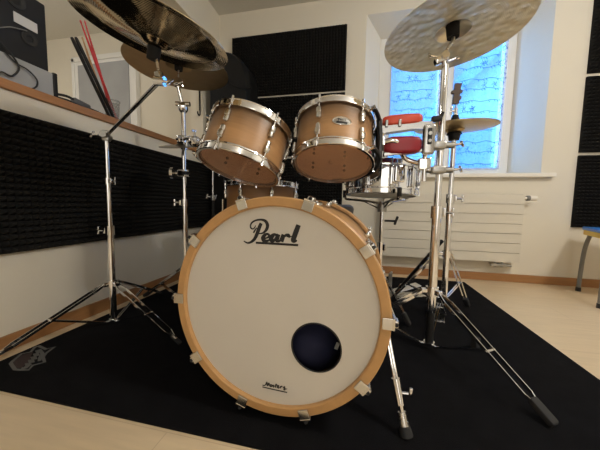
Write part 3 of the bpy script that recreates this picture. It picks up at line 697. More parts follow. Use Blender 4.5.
# ------------------------------------------------------------------ cymbals
def cymbal(label, c, N, Rr, m, bell=None, flip=False, thick=0.0018, bow=0.07, group='cymbals of the drum kit', china=False):
    bell = bell or Rr*0.25; bh = bell*0.42; H_ = Rr*bow
    top = []
    for i in range(7):
        f = i/6; r = 0.006+(bell-0.006)*f; top.append((r, H_*(1-bell/Rr)**1.0+bh*math.cos(f*PI/2)**0.8 if f < 1 else H_*(1-bell/Rr)))
    for i in range(1, 13):
        f = i/12; r = bell+(Rr-bell)*f; top.append((r, H_*(1-bell/Rr)*(1-f**1.5)))
    if china:   # hung bell-down, with a turned-back rim
        top = [(0.006, -0.036), (0.018, -0.0355), (0.030, -0.033), (0.040, -0.028), (0.047, -0.022), (0.056, -0.019)]
        for i in range(1, 9): f = i/8; top.append((0.056+(0.80*Rr-0.056)*f, -0.019+0.030*f**1.15))
        top += [(0.815*Rr, 0.0114), (0.83*Rr, 0.0112), (0.87*Rr, 0.009), (0.93*Rr, 0.005), (Rr, 0.0)]
    bot = [(r, z-thick) for r, z in reversed(top)]
    prof = top+bot
    if flip: prof = [(r, -z) for r, z in prof]
    b = MB(); b.lathe(prof, n=96)
    o = b.build('cymbal', m, smooth=40); o.location = Vector(c); o.rotation_euler = frame_of(N).to_euler(); tag(o, label, 'cymbal', group)
    return o, (-0.036 if china else H_*(1-bell/Rr)+bh)
c1, z1 = cymbal('large shiny cymbal at upper left with a dark centre, nearest the camera', (-0.658, 0.778, 1.159), (0.214, -0.012, 1), 0.229, M['brilliant'], china=True)
c2, z2 = cymbal('dull crash cymbal half hidden behind the shiny one at upper left', (-0.949, 1.278, 1.322), (0.046, 0.031, 1), 0.254, M['lathed'], bow=0.08)
c3, z3 = cymbal('big hammered ride cymbal at upper right in front of the window', (0.341, 1.173, 1.283), (-0.081, 0.043, 1), 0.254, M['hammered'], bow=0.085)
c4, z4 = cymbal('upper of the paired hi-hat cymbals in front of the window', (0.470, 1.5, 1.022), (-0.01, -0.075, 1), 0.186, M['hat'], bow=0.06)
c5, z5 = cymbal('lower of the paired hi-hat cymbals, upturned below its twin', (0.470, 1.5, 1.016), (-0.01, -0.075, 1), 0.186, M['hat'], bow=0.06, flip=True)
c6, z6 = cymbal('tiny splash cymbal seen edge-on left of the left rack tom', (-0.938, 1.266, 0.918), (0.05, -0.31, 1), 0.105, M['darksteel'], bow=0.05)

# ------------------------------------------------------------------ stands
def wing(b, c, d, L=0.026, s=0.013):
    """wing screw: shank along d and two ears"""
    c = Vector(c); d = Vector(d).normalized(); fr = frame_of(d)
    b.cyl(c, c+d*L, 0.0045, n=8)
    for q in (-1, 1): b.box(c+d*(L+0.003)+fr.col[1]*q*s*0.8, (0.006, s*1.3, 0.010), fr, bev=0.0025)
    return b
def collar(root, c, r, h=0.030, d=(1, 0, 0), m='chrome', screw=True, ax=(0, 0, 1)):
    c = Vector(c); ax = Vector(ax).normalized(); b = MB(); b.cyl(c-ax*h/2, c+ax*h/2, r+0.005, n=16); d = Vector(d).normalized()
    b.box(c+d*(r+0.006), (0.018, 0.016, h*0.7), frame_of((0, 0, 1), d), bev=0.004)
    o = b.build('collar', M[m], root)
    if screw:
        w_ = wing(MB(), c+d*(r+0.010), d); w_.build('wing_screw', M[m], o)
    return o
def tripod(root, base, hub_z, low_z, footr, angs, r=0.015, mat_='chrome', sep=0.020, w_=0.010, fw_=0.031):
    bx, by = base
    hb = MB(); hb.cyl((bx, by, hub_z-0.018), (bx, by, hub_z+0.018), r+0.007, n=18)
    for a in angs:
        d = Vector((math.cos(R(a)), math.sin(R(a)), 0)); hb.box(Vector((bx, by, hub_z))+d*(r+0.012), (0.026, 0.022, 0.022), frame_of((0, 0, 1), d), bev=0.004)
    hb.build('hub', M[mat_], root)
    lb = MB(); lb.cyl((bx, by, low_z-0.008), (bx, by, low_z+0.010), r+0.004, n=16)
    for a in angs:
        d = Vector((math.cos(R(a)), math.sin(R(a)), 0)); lb.box(Vector((bx, by, low_z))+d*(r+0.009), (0.024, 0.014, 0.012), frame_of((0, 0, 1), d), bev=0.003)
    lb.build('brace_collar', M[mat_], root)
    for i, a in enumerate(angs):
        fr_ = footr[i] if hasattr(footr, '__len__') else footr
        d = Vector((math.cos(R(a)), math.sin(R(a)), 0)); s = Vector((-d.y, d.x, 0))
        h0 = Vector((bx, by, hub_z))+d*(r+0.022); ft = Vector((bx, by, RZ+0.020))+d*fr_
        L = MB(); dd = (ft-h0)
        for q in (-1, 1):
            pts = [h0+s*q*0.007, h0+dd*0.10+s*q*sep/2, h0+dd*0.86+s*q*sep/2, ft-dd*0.06+s*q*0.004]
            for p_, q_ in zip(pts[:-1], pts[1:]): L.bar(p_, q_, 0.0032, w_)
        L.cyl(h0+dd*0.55-s*sep*0.7, h0+dd*0.55+s*sep*0.7, 0.004, n=8)
        L.box(ft-dd*0.05, (0.030, 0.014, 0.010), frame_of(dd.cross(s), dd), bev=0.003)
        lo = L.build('leg', M[mat_], root)
        B = MB(); lowp = Vector((bx, by, low_z))+d*(r+0.014); mid = h0+dd*0.55
        for q in (-1, 1): B.bar(lowp+s*q*0.005, mid+s*q*0.005, 0.0026, 0.008)
        B.build('brace', M[mat_], lo)
        fb = MB(); e0 = ft-dd.normalized()*0.052; e1 = ft+dd.normalized()*0.018
        e1.z = RZ+0.008
        ro = frame_of(dd.cross(s), dd); fb.box((e0+e1)/2, ((e1-e0).length, fw_, fw_*0.68), ro, bev=fw_*0.22); fo = fb.build('rubber_foot', M['rubber'], lo)
def tilter(root, c, top, d=(1, 0, 0), felt=True, ax=None):
    """ratchet tilter at c with the threaded rod up to the cymbal and felts at top"""
    c = Vector(c); top = Vector(top); ax = (top-c).normalized(); d = Vector(d).normalized()
    b = MB(); b.cyl(c-d*0.016, c+d*0.016, 0.015, n=18); b.box(c+ax*0.016, (0.022, 0.022, 0.030), frame_of(ax), bev=0.005)
    o = b.build('tilter', M['chrome'], root)
    wing(MB(), c+d*0.016, d, 0.016, 0.014).build('wing_screw', M['chrome'], o)
    b = MB(); b.cyl(c, top+ax*0.045, 0.004, n=10); b.build('rod', M['steel'], o)
    return o, ax
def felts(root, p, ax, below=0.014, above=0.012, r=0.017):
    p = Vector(p); ax = Vector(ax).normalized()
    b = MB(); b.cyl(p-ax*(below+0.018), p-ax*0.0035, r*0.9, r, 18); b.build('felt', M['felt'], root)
    b = MB(); b.cyl(p+ax*0.0035, p+ax*above, 0.016, 0.014, 18); b.build('felt', M['felt'], root)
    b = MB(); b.cyl(p+ax*above, p+ax*(above+0.016), 0.008, n=12)
    fr = frame_of(ax)
    for q in (-1, 1): b.box(p+ax*(above+0.012)+fr.col[0]*q*0.013, (0.016, 0.006, 0.012), fr, bev=0.002)
    b.build('wing_nut', M['chrome'], root)
def bellpt(c, z): return c.location + c.rotation_euler.to_matrix() @ Vector((0, 0, z))
def axis(c): return c.rotation_euler.to_matrix() @ Vector((0, 0, 1))

# front left boom stand
pb = (-1.176, 1.048)
st = thing('cymbal_stand', 'chrome boom stand at far left holding the shiny crash cymbal', 'cymbal stand', (*pb, RZ), group='cymbal stands')
b = MB(); b.cyl((*pb, 0.012), (*pb, 0.49), 0.0155, n=20); b.build('lower_tube', M['chrome'], st)
b = MB(); b.cyl((*pb, 0.49), (*pb, 0.715), 0.0125, n=18); b.build('middle_tube', M['chrome'], st)
b = MB(); b.cyl((*pb, 0.715), (*pb, 0.905), 0.0105, n=18); b.build('upper_tube', M['chrome'], st)
collar(st, (*pb, 0.475), 0.0155, 0.045, (-0.9, -0.3, 0)); collar(st, (*pb, 0.712), 0.0125, 0.03, (0.95, -0.2, 0))
tripod(st, pb, 0.210, 0.020, [0.40, 0.455, 0.40], [-109, -13, 100], r=0.0155, sep=0.030, w_=0.011, fw_=0.017)
bt = bellpt(c1, z1); ax1 = axis(c1); tl = P(160, 81, 0.775)
el = Vector((*pb, 0.925))
b = MB(); b.box(el, (0.03, 0.03, 0.05), Matrix.Rotation(R(28), 3, 'Z'), bev=0.006); b.cyl(el-Vector((0.02, -0.036, 0)), el+Vector((0.02, -0.036, 0)), 0.014, n=16); bh = b.build('boom_clamp', M['pewter'], st)
wing(MB(), el+Vector((-0.022, -0.02, 0.0)), (-1, -0.2, 0.1)).build('wing_screw', M['chrome'], bh)
dirb = (tl-el).normalized()
b = MB(); b.cyl(el-dirb*0.05, tl, 0.0070, n=16); b.build('boom_arm', M['chrome'], st)
o, a_ = tilter(st, tl, bt, (0.8, 0.1, -0.1)); felts(st, bt, ax1, 0.022, r=0.021)

# back left stand
pb = (-0.936, 1.29)
st = thing('cymbal_stand', 'chrome straight stand left of the left rack tom, holding the dull crash and the splash', 'cymbal stand', (*pb, RZ), group='cymbal stands')
b = MB(); b.cyl((*pb, 0.035), (*pb, 0.62), 0.0145, n=20); b.build('lower_tube', M['chrome'], st)
b = MB(); b.cyl((*pb, 0.62), (*pb, 1.13), 0.0115, n=18); b.build('upper_tube', M['chrome'], st)
collar(st, (*pb, 0.615), 0.0145, 0.04, (-0.9, -0.35, 0)); collar(st, (*pb, 0.93), 0.0115, 0.05, (0.8, -0.6, 0))
tripod(st, pb, 0.24, 0.05, 0.37, [165, 62, -45], r=0.0145)
b = MB(); b.ball((*pb, 1.125), (0.024, 0.030, 0.030)); b.cyl((-0.972, 1.28, 1.145), (-0.90, 1.30, 1.145), 0.012); b.build('elbow', M['chrome'], st)
bt = bellpt(c2, z2); ax2 = axis(c2)
b = MB(); b.cyl((*pb, 1.12), bt-ax2*0.13, 0.009, n=12); b.build('neck', M['chrome'], st)
tilter(st, bt-ax2*0.12, bt, (1, -0.3, 0)); felts(st, bt, ax2, 0.032, r=0.022)
# round clamp knob and arm carrying the left rack tom
kz = 0.775
b = MB(); b.box((pb[0], pb[1]-0.005, kz), (0.055, 0.045, 0.04), bev=0.008); b.cyl((pb[0]-0.02, pb[1]-0.01, kz), (pb[0]-0.05, pb[1]-0.02, kz), 0.006); cl = b.build('clamp', M['chrome'], st)
b = MB(); b.cyl((pb[0]-0.050, pb[1]-0.02, kz), (pb[0]-0.064, pb[1]-0.025, kz), 0.030, n=24); b.build('knob', M['chrome'], cl)
b = MB(); b.cyl((pb[0]+0.02, pb[1]-0.03, kz), (pb[0]+0.055, pb[1]-0.05, kz-0.004), 0.010); b.build('knob', M['black'], cl)
mp1 = T1.location + r1 @ Vector((math.cos(R(172))*0.205, math.sin(R(172))*0.205, 0.104))
b = MB(); a0 = Vector((pb[0]+0.01, pb[1]-0.02, 0.955)); b.box((pb[0], pb[1]-0.004, 0.955), (0.05, 0.045, 0.045), bev=0.008)
b.tube(spline([a0, a0+(mp1-a0)*0.4+Vector((0, 0, 0.015)), mp1+Vector((-0.05, 0.02, 0.01)), mp1], 6), 0.0105, n=12)
am = b.build('tom_arm', M['chrome'], st)
q = MB(); m_ = a0+(mp1-a0)*0.55; q.ball(m_, (0.030, 0.026, 0.026)); wing(q, m_+Vector((0, 0, 0.02)), (0.1, -0.2, 1)); q.build('ball_joint', M['chrome'], am)
bt = bellpt(c6, z6); ax6 = axis(c6)
felts(st, bt, ax6, 0.006, 0.008)

# right front stand with the ride
pb = (0.322, 1.179)
st = thing('cymbal_stand', 'tall chrome stand at right holding the ride cymbal and percussion blocks', 'cymbal stand', (*pb, RZ), group='cymbal stands')
b = MB(); b.cyl((*pb, 0.17), (*pb, 0.60), 0.0180, n=24); b.build('lower_tube', M['chrome'], st)
b = MB(); b.cyl((*pb, 0.022), (*pb, 0.17), 0.0165, n=20); b.build('base_tube', M['black'], st)
b = MB(); b.cyl((*pb, 0.60), (*pb, 1.175), 0.0135, n=20); b.build('upper_tube', M['chrome'], st)
collar(st, (*pb, 0.595), 0.018, 0.05, (0.9, -0.3, 0)); 
tripod(st, pb, 0.262, 0.030, [0.415, 0.40, 0.40], [-56.5, 66, 184], r=0.018, sep=0.034, w_=0.011)
b = MB(); q_ = PZ(475, 352, 0.0); b.box((q_.x, q_.y, RZ+0.030), (0.026, 0.030, 0.058), Matrix.Rotation(R(-56), 3, 'Z'), bev=0.006); b.build('anchor_block', M['rubber'], st)
bt = bellpt(c3, z3); ax3 = axis(c3); tl = Vector((0.315, 1.172, 1.195))
b = MB(); b.cyl((*pb, 1.165), tl, 0.011, n=14); b.box(tl+Vector((-0.012, 0, 0.0)), (0.05, 0.03, 0.026), Matrix.Rotation(R(-20), 3, 'Y'), bev=0.006); b.cyl(tl+Vector((0.0, -0.022, 0.008)), tl+Vector((0, 0.022, 0.008)), 0.014, n=16); tt_ = b.build('tilter', M['chrome'], st)
wing(MB(), tl+Vector((-0.03, -0.01, 0.008)), (-1, -0.2, 0.15)).build('wing_screw', M['chrome'], tt_)
wing(MB(), tl+Vector((0.012, -0.01, -0.012)), (1, -0.2, 0.25)).build('wing_screw', M['chrome'], tt_)
b = MB(); b.tube(spline([tl+Vector((0, 0, 0.012)), tl+Vector((0.012, 0, 0.045)), bt-ax3*0.06, bt-ax3*0.01, bt+ax3*0.05], 5), 0.0062, n=10); b.build('rod', M['steel'], st)
felts(st, bt, ax3, 0.034, 0.014, r=0.024)
def clampblock(z, s=1.0, m='pewter'):
    b = MB(); b.box((pb[0]-0.01, pb[1]-0.012, z), (0.050*s, 0.050, 0.032), bev=0.010); b.cyl((pb[0]-0.05, pb[1]-0.015, z), (pb[0]+0.045, pb[1]-0.015, z), 0.012, n=14); o = b.build('clamp', M[m], st)
    wing(MB(), (pb[0]+0.042, pb[1]-0.02, z), (1, -0.1, 0.1)).build('wing_screw', M['chrome'], o)
    return o
cA = clampblock(0.862, 1.0, 'pewter'); cB = clampblock(0.765, 1.1, 'pewter')
# vertical post left of the pole carrying the two block brackets, and the tom arm behind
b = MB(); b.cyl((0.262, 1.165, 0.72), (0.262, 1.165, 0.955), 0.0095, n=14); b.cyl((0.262, 1.165, 0.862), (0.33, 1.17, 0.862), 0.008); b.cyl((0.262, 1.165, 0.765), (0.33, 1.17, 0.765), 0.009); b.build('post', M['chrome'], st)
mp2 = T2.location + r2 @ Vector((math.cos(R(2))*0.205, math.sin(R(2))*0.205, 0.108))
b = MB(); a0 = Vector((0.262, 1.175, 0.790)); b.tube(spline([a0, a0+(mp2-a0)*0.45+Vector((0, 0.03, -0.01)), mp2+Vector((0.045, 0.0, 0.0)), mp2], 6), 0.0105, n=12); b.box(a0, (0.05, 0.04, 0.05), bev=0.008)
am = b.build('tom_arm', M['chrome'], st)
q = MB(); m_ = mp2+Vector((0.075, 0.022, -0.006)); q.ball(m_, 0.026); wing(q, m_+Vector((0, 0.02, 0)), (0, 1, -0.2)); q.build('ball_joint', M['chrome'], am)

# percussion blocks
def jamblock(label, c, L, h, dp, m, tilt, waist=0.72, nm='percussion_block'):
    t = thing(nm, label, 'percussion block', c, Matrix.Rotation(R(tilt), 3, 'Y'), group='percussion blocks')
    b = MB(); bm = b.bm; prof = [(-0.5, 0.62), (-0.46, 0.80), (-0.30, 0.97), (-0.05, 1.0), (0.2, 0.98), (0.40, 0.90), (0.47, 0.70), (0.5, 0.55)]
    rings = []; n = 20
    for x, s in prof:
        row = []
        for i in range(n):
            a = 2*PI*i/n; ca, sa = math.cos(a), math.sin(a); e = 0.45
            row.append(bm.verts.new((x*L, math.copysign(abs(ca)**e, ca)*dp/2*s, math.copysign(abs(sa)**e, sa)*h/2*s)))
        rings.append(row)
    for A_, B_ in zip(rings[:-1], rings[1:]):
        for i in range(n): bm.faces.new((A_[i], A_[(i+1) % n], B_[(i+1) % n], B_[i]))
    bm.faces.new(rings[0]); bm.faces.new(rings[-1])
    b.build('body', m, t, world=False)
    return t
jb1 = jamblock('bright orange-red percussion block, upper of the two beside the ride stand', (0.166, 1.155, 0.963), 0.150, 0.042, 0.055, M['redblock'], -2)
jb2 = jamblock('dark red percussion block, lower and thicker of the two beside the ride stand', (0.170, 1.150, 0.862), 0.142, 0.070, 0.060, M['darkred'], 0)
# grey holder bracket between the blocks
b = MB(); b.poly([(0.068, 1.135, 0.944), (0.100, 1.135, 0.940), (0.240, 1.135, 0.952), (0.275, 1.135, 0.950), (0.285, 1.135, 0.930), (0.262, 1.135, 0.922), (0.200, 1.135, 0.924), (0.105, 1.135, 0.914), (0.078, 1.135, 0.900), (0.072, 1.135, 0.914)], (0, 1, 0), 0.04)
hold = b.build('holder_arm', M['alu'], st, smooth=0)
for xx in (0.105, 0.155):
    q = MB(); q.box((xx, 1.131, 0.948), (0.012, 0.010, 0.028), bev=0.003); q.build('clip', M['alu'], hold)
b = MB(); b.box((0.266, 1.140, 0.880), (0.045, 0.035, 0.115), bev=0.010); vb = b.build('block_bracket', M['alu'], st)
q = MB(); q.box((0.266, 1.1205, 0.890), (0.016, 0.006, 0.062), bev=0.003); q.build('slot', M['ink'], vb)
q = MB(); q.cyl((0.266, 1.123, 0.900), (0.266, 1.113, 0.900), 0.007); q.cyl((0.266, 1.123, 0.872), (0.266, 1.113, 0.872), 0.006); q.build('bolt', M['pewter'], vb)
q = MB(); q.box((0.292, 1.150, 0.962), (0.034, 0.026, 0.020), bev=0.005); q.box((0.310, 1.150, 0.972), (0.012, 0.014, 0.034), Matrix.Rotation(R(20), 3, 'Y'), bev=0.004); q.build('wing_lever', M['black'], vb)
b = MB(); b.bar((0.100, 1.145, 0.826), (0.262, 1.150, 0.842), 0.028, 0.010); b.cyl((0.105, 1.145, 0.818), (0.108, 1.145, 0.845), 0.010); b.build('lower_holder', M['alu'], st)

# hi-hat stand
pb = (0.470, 1.5)
st = thing('hi_hat_stand', 'chrome hi-hat stand behind the ride stand, with pedal', 'hi-hat stand', (*pb, RZ))
b = MB(); b.cyl((*pb, 0.05), (*pb, 0.665), 0.0150, n=20); b.build('lower_tube', M['chrome'], st)
b = MB(); b.cyl((*pb, 0.665), (*pb, 0.985), 0.0115, n=18); b.build('upper_tube', M['chrome'], st)
b = MB(); b.cyl((*pb, 0.98), (*pb, 1.225), 0.0032, n=8); b.build('pull_rod', M['steel'], st)
collar(st, (*pb, 0.66), 0.015, 0.045, (0.9, -0.3, 0))
tripod(st, pb, 0.37, 0.13, [0.31, 0.31, 0.31], [49, 169, -71][:2], r=0.015)
b = MB(); b.cyl((*pb, 0.955), (*pb, 0.985), 0.024, 0.030, 18); b.build('seat_cup', M['black'], st)
b = MB(); b.cyl((*pb, 0.985), (*pb, 0.998), 0.036, 0.030, 18); b.build('felt', M['felt'], st)
b = MB(); b.cyl((*pb, 1.036), (*pb, 1.050), 0.034, 0.030, 18); b.cyl((*pb, 1.048), (*pb, 1.080), 0.022, 0.014, 18); b.build('clutch_felt', M['felt'], st)
b = MB(); b.cyl((*pb, 1.066), (*pb, 1.115), 0.0095, n=14); b.build('clutch', M['steel'], st)
wing(MB(), (pb[0]-0.006, pb[1]-0.004, 1.100), (-1, -0.1, 0), 0.014, 0.013).build('wing_screw', M['chrome'], st)
# dark brown block clipped to the top of the pull rod
b = MB(); b.poly([(0.452, 1.492, 1.135), (0.480, 1.492, 1.135), (0.482, 1.492, 1.150), (0.490, 1.492, 1.156), (0.490, 1.492, 1.168), (0.482, 1.492, 1.172), (0.484, 1.492, 1.184), (0.494, 1.492, 1.188), (0.494, 1.492, 1.198), (0.484, 1.492, 1.202), (0.490, 1.492, 1.232), (0.458, 1.492, 1.234), (0.456, 1.492, 1.202), (0.444, 1.492, 1.198), (0.444, 1.492, 1.188), (0.456, 1.492, 1.184)], (0, 1, 0), 0.016)
cb = b.build('rod_topper', M['darkwood'], st, smooth=0); cb['label'] = 'dark brown notched block on the rod tip'
b = MB(); fp = Vector((0.455, 1.52, RZ+0.004))
b.box((0.462, 1.595, RZ+0.005), (0.085, 0.26, 0.008), Matrix.Rotation(R(-15), 3, 'Z'), bev=0.003)
pd = b.build('pedal_base', M['steel'], st)
b = MB(); b.box((0.465, 1.60, RZ+0.045), (0.075, 0.23, 0.008), Matrix.Rotation(R(-15), 3, 'Z') @ Matrix.Rotation(R(-14), 3, 'X'), bev=0.003); b.build('footboard', M['chrome'], pd)

# snare stand
pb = (0.128, 1.435)
st = thing('snare_stand', 'chrome basket stand holding the snare drum', 'snare stand', (*pb, RZ))
b = MB(); b.cyl((*pb, 0.06), (*pb, 0.40), 0.0125, n=16); b.build('lower_tube', M['chrome'], st)
b = MB(); b.cyl((*pb, 0.40), (*pb, 0.60), 0.0100, n=16); b.build('upper_tube', M['chrome'], st)
o = collar(st, (*pb, 0.40), 0.0125, 0.05, (0.85, -0.5, 0), screw=False)
q = MB(); q.cyl((pb[0]+0.015, pb[1]-0.01, 0.54), (pb[0]+0.062, pb[1]-0.03, 0.54), 0.005); q.box((pb[0]+0.068, pb[1]-0.032, 0.543), (0.012, 0.012, 0.046), Matrix.Rotation(R(18), 3, 'Y'), bev=0.004); q.build('tilt_lever', M['black'], st)
collar(st, (*pb, 0.275), 0.0125, 0.03, (0.2, -1, 0))
q = MB(); q.cyl((*pb, 0.585), (*pb, 0.622), 0.022, 0.024, 18); q.cyl((*pb, 0.60), (*pb, 0.64), 0.014, n=14); q.build('basket_hub', M['pewter'], st)
for a in (-75, 45, 165):
    d = Vector((math.cos(R(a)), math.sin(R(a)), 0)); c0 = Vector((*pb, 0.625))
    q = MB(); q.tube(spline([c0, c0+d*0.06+Vector((0, 0, 0.012)), c0+d*0.14+Vector((0, 0, 0.022)), c0+d*0.198+Vector((0, 0, 0.028)), c0+d*0.205+Vector((0, 0, 0.058))], 5), 0.0065, n=10); arm = q.build('basket_arm', M['chrome'], st)
    q = MB(); q.tube([c0+Vector((0, 0, -0.03)), c0+d*0.09+Vector((0, 0, 0.012))], 0.004); q.build('arm_brace', M['chrome'], arm)
    q = MB(); e = c0+d*0.205+Vector((0, 0, 0.052)); q.cyl(e-Vector((0, 0, 0.018)), e+Vector((0, 0, 0.022)), 0.010, n=12); q.build('rubber_tip', M['rubber'], arm)
tripod(st, pb, 0.235, 0.06, 0.155, [-20, 100, 220], r=0.0125, sep=0.016, w_=0.008)

# foot pedal and black rod behind the ride stand
t = thing('drum_pedal', 'silver foot pedal on the rug near the radiator behind the snare stand', 'pedal', (0.34, 1.86, RZ))
ro = Matrix.Rotation(R(-70), 3, 'Z')
b = MB(); b.box((0.34, 1.86, RZ+0.005), (0.09, 0.26, 0.008), ro, bev=0.003); b.build('base_plate', M['steel'], t)
b = MB(); b.box((0.335, 1.862, RZ+0.048), (0.075, 0.21, 0.008), ro @ Matrix.Rotation(R(14), 3, 'X'), bev=0.003); b.build('footboard', M['chrome'], t)
b = MB()
for q in (-0.035, 0.035): b.cyl((0.245+q*0.3, 1.90+q, RZ+0.005), (0.245+q*0.3, 1.90+q, 0.15), 0.007)
b.cyl((0.236, 1.868, 0.145), (0.256, 1.934, 0.145), 0.008); b.build('frame', M['pewter'], t)
ra0 = Vector((0.268, 1.842, RZ+0.010)); ra1 = Vector((0.450, 1.522, 0.435)); dr_ = ra1-ra0
t = thing('telescopic_rod', 'black rod with silver rings leaning diagonally behind the ride stand', 'rod', ra0-Vector((0, 0, 0.01)))
b = MB(); b.cyl(ra0, ra1, 0.0105, n=14); b.build('tube', M['black'], t)
for f in (0.16, 0.36, 0.58, 0.74):
    b = MB(); b.cyl(ra0+dr_*f, ra0+dr_*(f+0.045), 0.0135, n=14); b.build('ring', M['chrome'], t)
b = MB(); b.cyl(ra0+dr_*-0.02, ra0+dr_*0.03, 0.013, n=12); b.build('end_cap', M['rubber'], t)

# drum throne behind the bass drum
t = thing('drum_throne', 'round dark grey drum stool behind the bass drum, mostly hidden', 'stool', (-0.20, 1.92, RZ))
b = MB(); b.lathe([(0, 0.62), (0.15, 0.62), (0.172, 0.605), (0.178, 0.585), (0.172, 0.545), (0.155, 0.535), (0, 0.535)], (-0.20, 1.92, 0), n=40, closed=False); b.build('seat', M['throne'], t)
b = MB(); b.cyl((-0.20, 1.92, 0.10), (-0.20, 1.92, 0.545), 0.016); b.build('post', M['chrome'], t)
for a in (90, 210, 330):
    d = Vector((math.cos(R(a)), math.sin(R(a)), 0)); b = MB(); b.bar(Vector((-0.20, 1.92, 0.33)), Vector((-0.20, 1.92, RZ+0.012))+d*0.25, 0.02, 0.008); lg = b.build('leg', M['chrome'], t)
    b = MB(); b.ball(Vector((-0.20, 1.92, RZ+0.012))+d*0.25, (0.018, 0.018, 0.012)); b.build('rubber_foot', M['rubber'], lg)

# black microphone stand in the left back corner
pb = (-1.10, 1.86)
t = thing('microphone_stand', 'thin black stand with a bare chrome tip between the splash and the floor tom', 'microphone stand', (*pb, RZ))
b = MB(); b.cyl((*pb, 0.04), (*pb, 0.66), 0.011, n=12); b.build('lower_tube', M['black'], t)
b = MB(); b.cyl((*pb, 0.66), (*pb, 0.868), 0.0065, n=12); b.build('upper_tube', M['chrome'], t)
b = MB(); b.cyl((*pb, 0.635), (*pb, 0.675), 0.017, n=14); wing(b, (pb[0]+0.012, pb[1]-0.01, 0.655), (0.9, -0.4, 0.2)); wing(b, (pb[0]-0.012, pb[1]-0.01, 0.66), (-0.9, -0.4, 0.2)); b.build('clamp', M['pewter'], t)
b = MB(); b.cyl((*pb, 0.09), (*pb, 0.13), 0.018); b.build('hub', M['black'], t)
for a in (100, 220, 340):
    d = Vector((math.cos(R(a)), math.sin(R(a)), 0)); b = MB(); b.cyl(Vector((*pb, 0.11))+d*0.01, Vector((*pb, RZ+0.012))+d*0.24, 0.007); lg = b.build('leg', M['black'], t)
    b = MB(); b.ball(Vector((*pb, RZ+0.012))+d*0.24, (0.014, 0.014, 0.012)); b.build('rubber_foot', M['rubber'], lg)

# tall black gig bag in the corner
t = thing('gig_bag', 'tall black soft bag standing in the corner behind the dull crash', 'bag', (-1.12, 2.29, 0.0))
out = [(-1.30, RZ), (-0.96, RZ), (-0.935, 0.10), (-0.930, 0.9), (-0.945, 1.60), (-0.955, 1.72), (-0.985, 1.80), (-1.04, 1.87), (-1.11, 1.915), (-1.20, 1.94), (-1.27, 1.93), (-1.31, 1.88), (-1.322, 1.70), (-1.322, 0.10)]
b = MB(); o2 = spline([Vector((x, 0, z)) for x, z in out]+[Vector((out[0][0], 0, out[0][1]))], 3)[:-1]
cx_, cz_ = -1.14, 0.95; bm = b.bm; rows = []
for y, k in ((2.425, 0.93), (2.40, 1.0), (2.24, 1.0), (2.20, 0.975), (2.175, 0.90)):
    rows.append([bm.verts.new((cx_+(p.x-cx_)*(1-(1-k)*1.0), y, max(RZ, cz_+(p.z-cz_)*(1-(1-k)*0.22)))) for p in o2])
for A_, B_ in zip(rows[:-1], rows[1:]):
    for i in range(len(o2)): bm.faces.new((A_[i], A_[(i+1) % len(o2)], B_[(i+1) % len(o2)], B_[i]))
bm.faces.new(rows[0]); bm.faces.new(rows[-1])
b.build('body', M['bag'], t)
b = MB(); b.tube(spline([P(228, 82, 2.172), P(236, 87, 2.170), P(244, 88.5, 2.170), P(251.5, 87.5, 2.178)], 5), 0.006); b.build('piping', M['bag'], t)
b = MB(); b.tube(spline([(-1.18, 2.18, 1.55), (-1.20, 2.155, 1.2), (-1.18, 2.18, 0.8)], 6), 0.012); b.build('strap', M['bag'], t)

# black strap with a hook hanging from the lintel of the opening
t = thing('hanging_strap', 'narrow black strap with a hook hanging beside the white wall post', 'strap', (-1.400, 2.165, 2.12))
b = MB(); b.box((-1.400, 2.165, 1.775), (0.006, 0.022, 0.69), bev=0.002); b.build('strap', M['bag'], t)
b = MB(); b.tube(spline([(-1.400, 2.165, 1.45), (-1.400, 2.167, 1.41), (-1.400, 2.155, 1.388), (-1.400, 2.135, 1.395), (-1.400, 2.130, 1.415)], 5), 0.006); b.build('hook', M['black'], t)

# ------------------------------------------------------------------ things on the ledge
LZ = 1.0905
t = thing('audio_interface', 'flat grey electronics box with a black end on the wooden ledge', 'electronics box', (-1.47, 0.80, LZ))
b = MB(); b.box((-1.47, 0.78, LZ+0.058), (0.135, 0.43, 0.112), bev=0.004); b.build('case', M['greybox'], t)
b = MB(); b.box((-1.47, 1.004, LZ+0.060), (0.140, 0.018, 0.118), bev=0.004); b.build('end_panel', M['black'], t)
b = MB()
for yy in (0.66, 0.90): b.box((-1.46, yy, LZ+0.0015), (0.08, 0.03, 0.003))
b.build('rubber_foot', M['rubber'], t)
t = thing('loudspeaker', 'black studio loudspeaker showing its back, on the grey box', 'loudspeaker', (-1.50, 0.86, LZ+0.1145))
SZ = LZ+0.1145
b = MB(); b.box((-1.505, 0.862, SZ+0.145), (0.19, 0.245, 0.29), bev=0.006); b.build('cabinet', M['black'], t)
b = MB(); b.box((-1.4095, 0.906, SZ+0.165), (0.003, 0.082, 0.040)); b.build('label_plate', M['label'], t)
b = MB(); b.lathe([(0.012, 0), (0.028, 0), (0.030, 0.004), (0.026, 0.006), (0.014, 0.004)], (-1.410, 0.915, SZ+0.105), (1, 0, 0), n=24); b.build('socket_ring', M['rubber'], t)
b = MB(); b.lathe([(0.018, 0), (0.034, 0), (0.034, 0.005), (0.022, 0.003)], (-1.410, 0.875, SZ+0.235), (1, 0, 0), n=24); b.build('bass_port', M['rubber'], t)
t = thing('cable', 'thin black cable looping over the front of the grey box', 'cable', (-1.395, 0.85, LZ))
b = MB(); b.tube(spline([PX(0, 42, -1.396), PX(12, 55, -1.394), PX(19, 68, -1.392), PX(12, 76, -1.392), PX(2, 72, -1.392), PX(-6, 74, -1.392)], 6), 0.0034); b.build('cable_loop', M['rubber'], t)
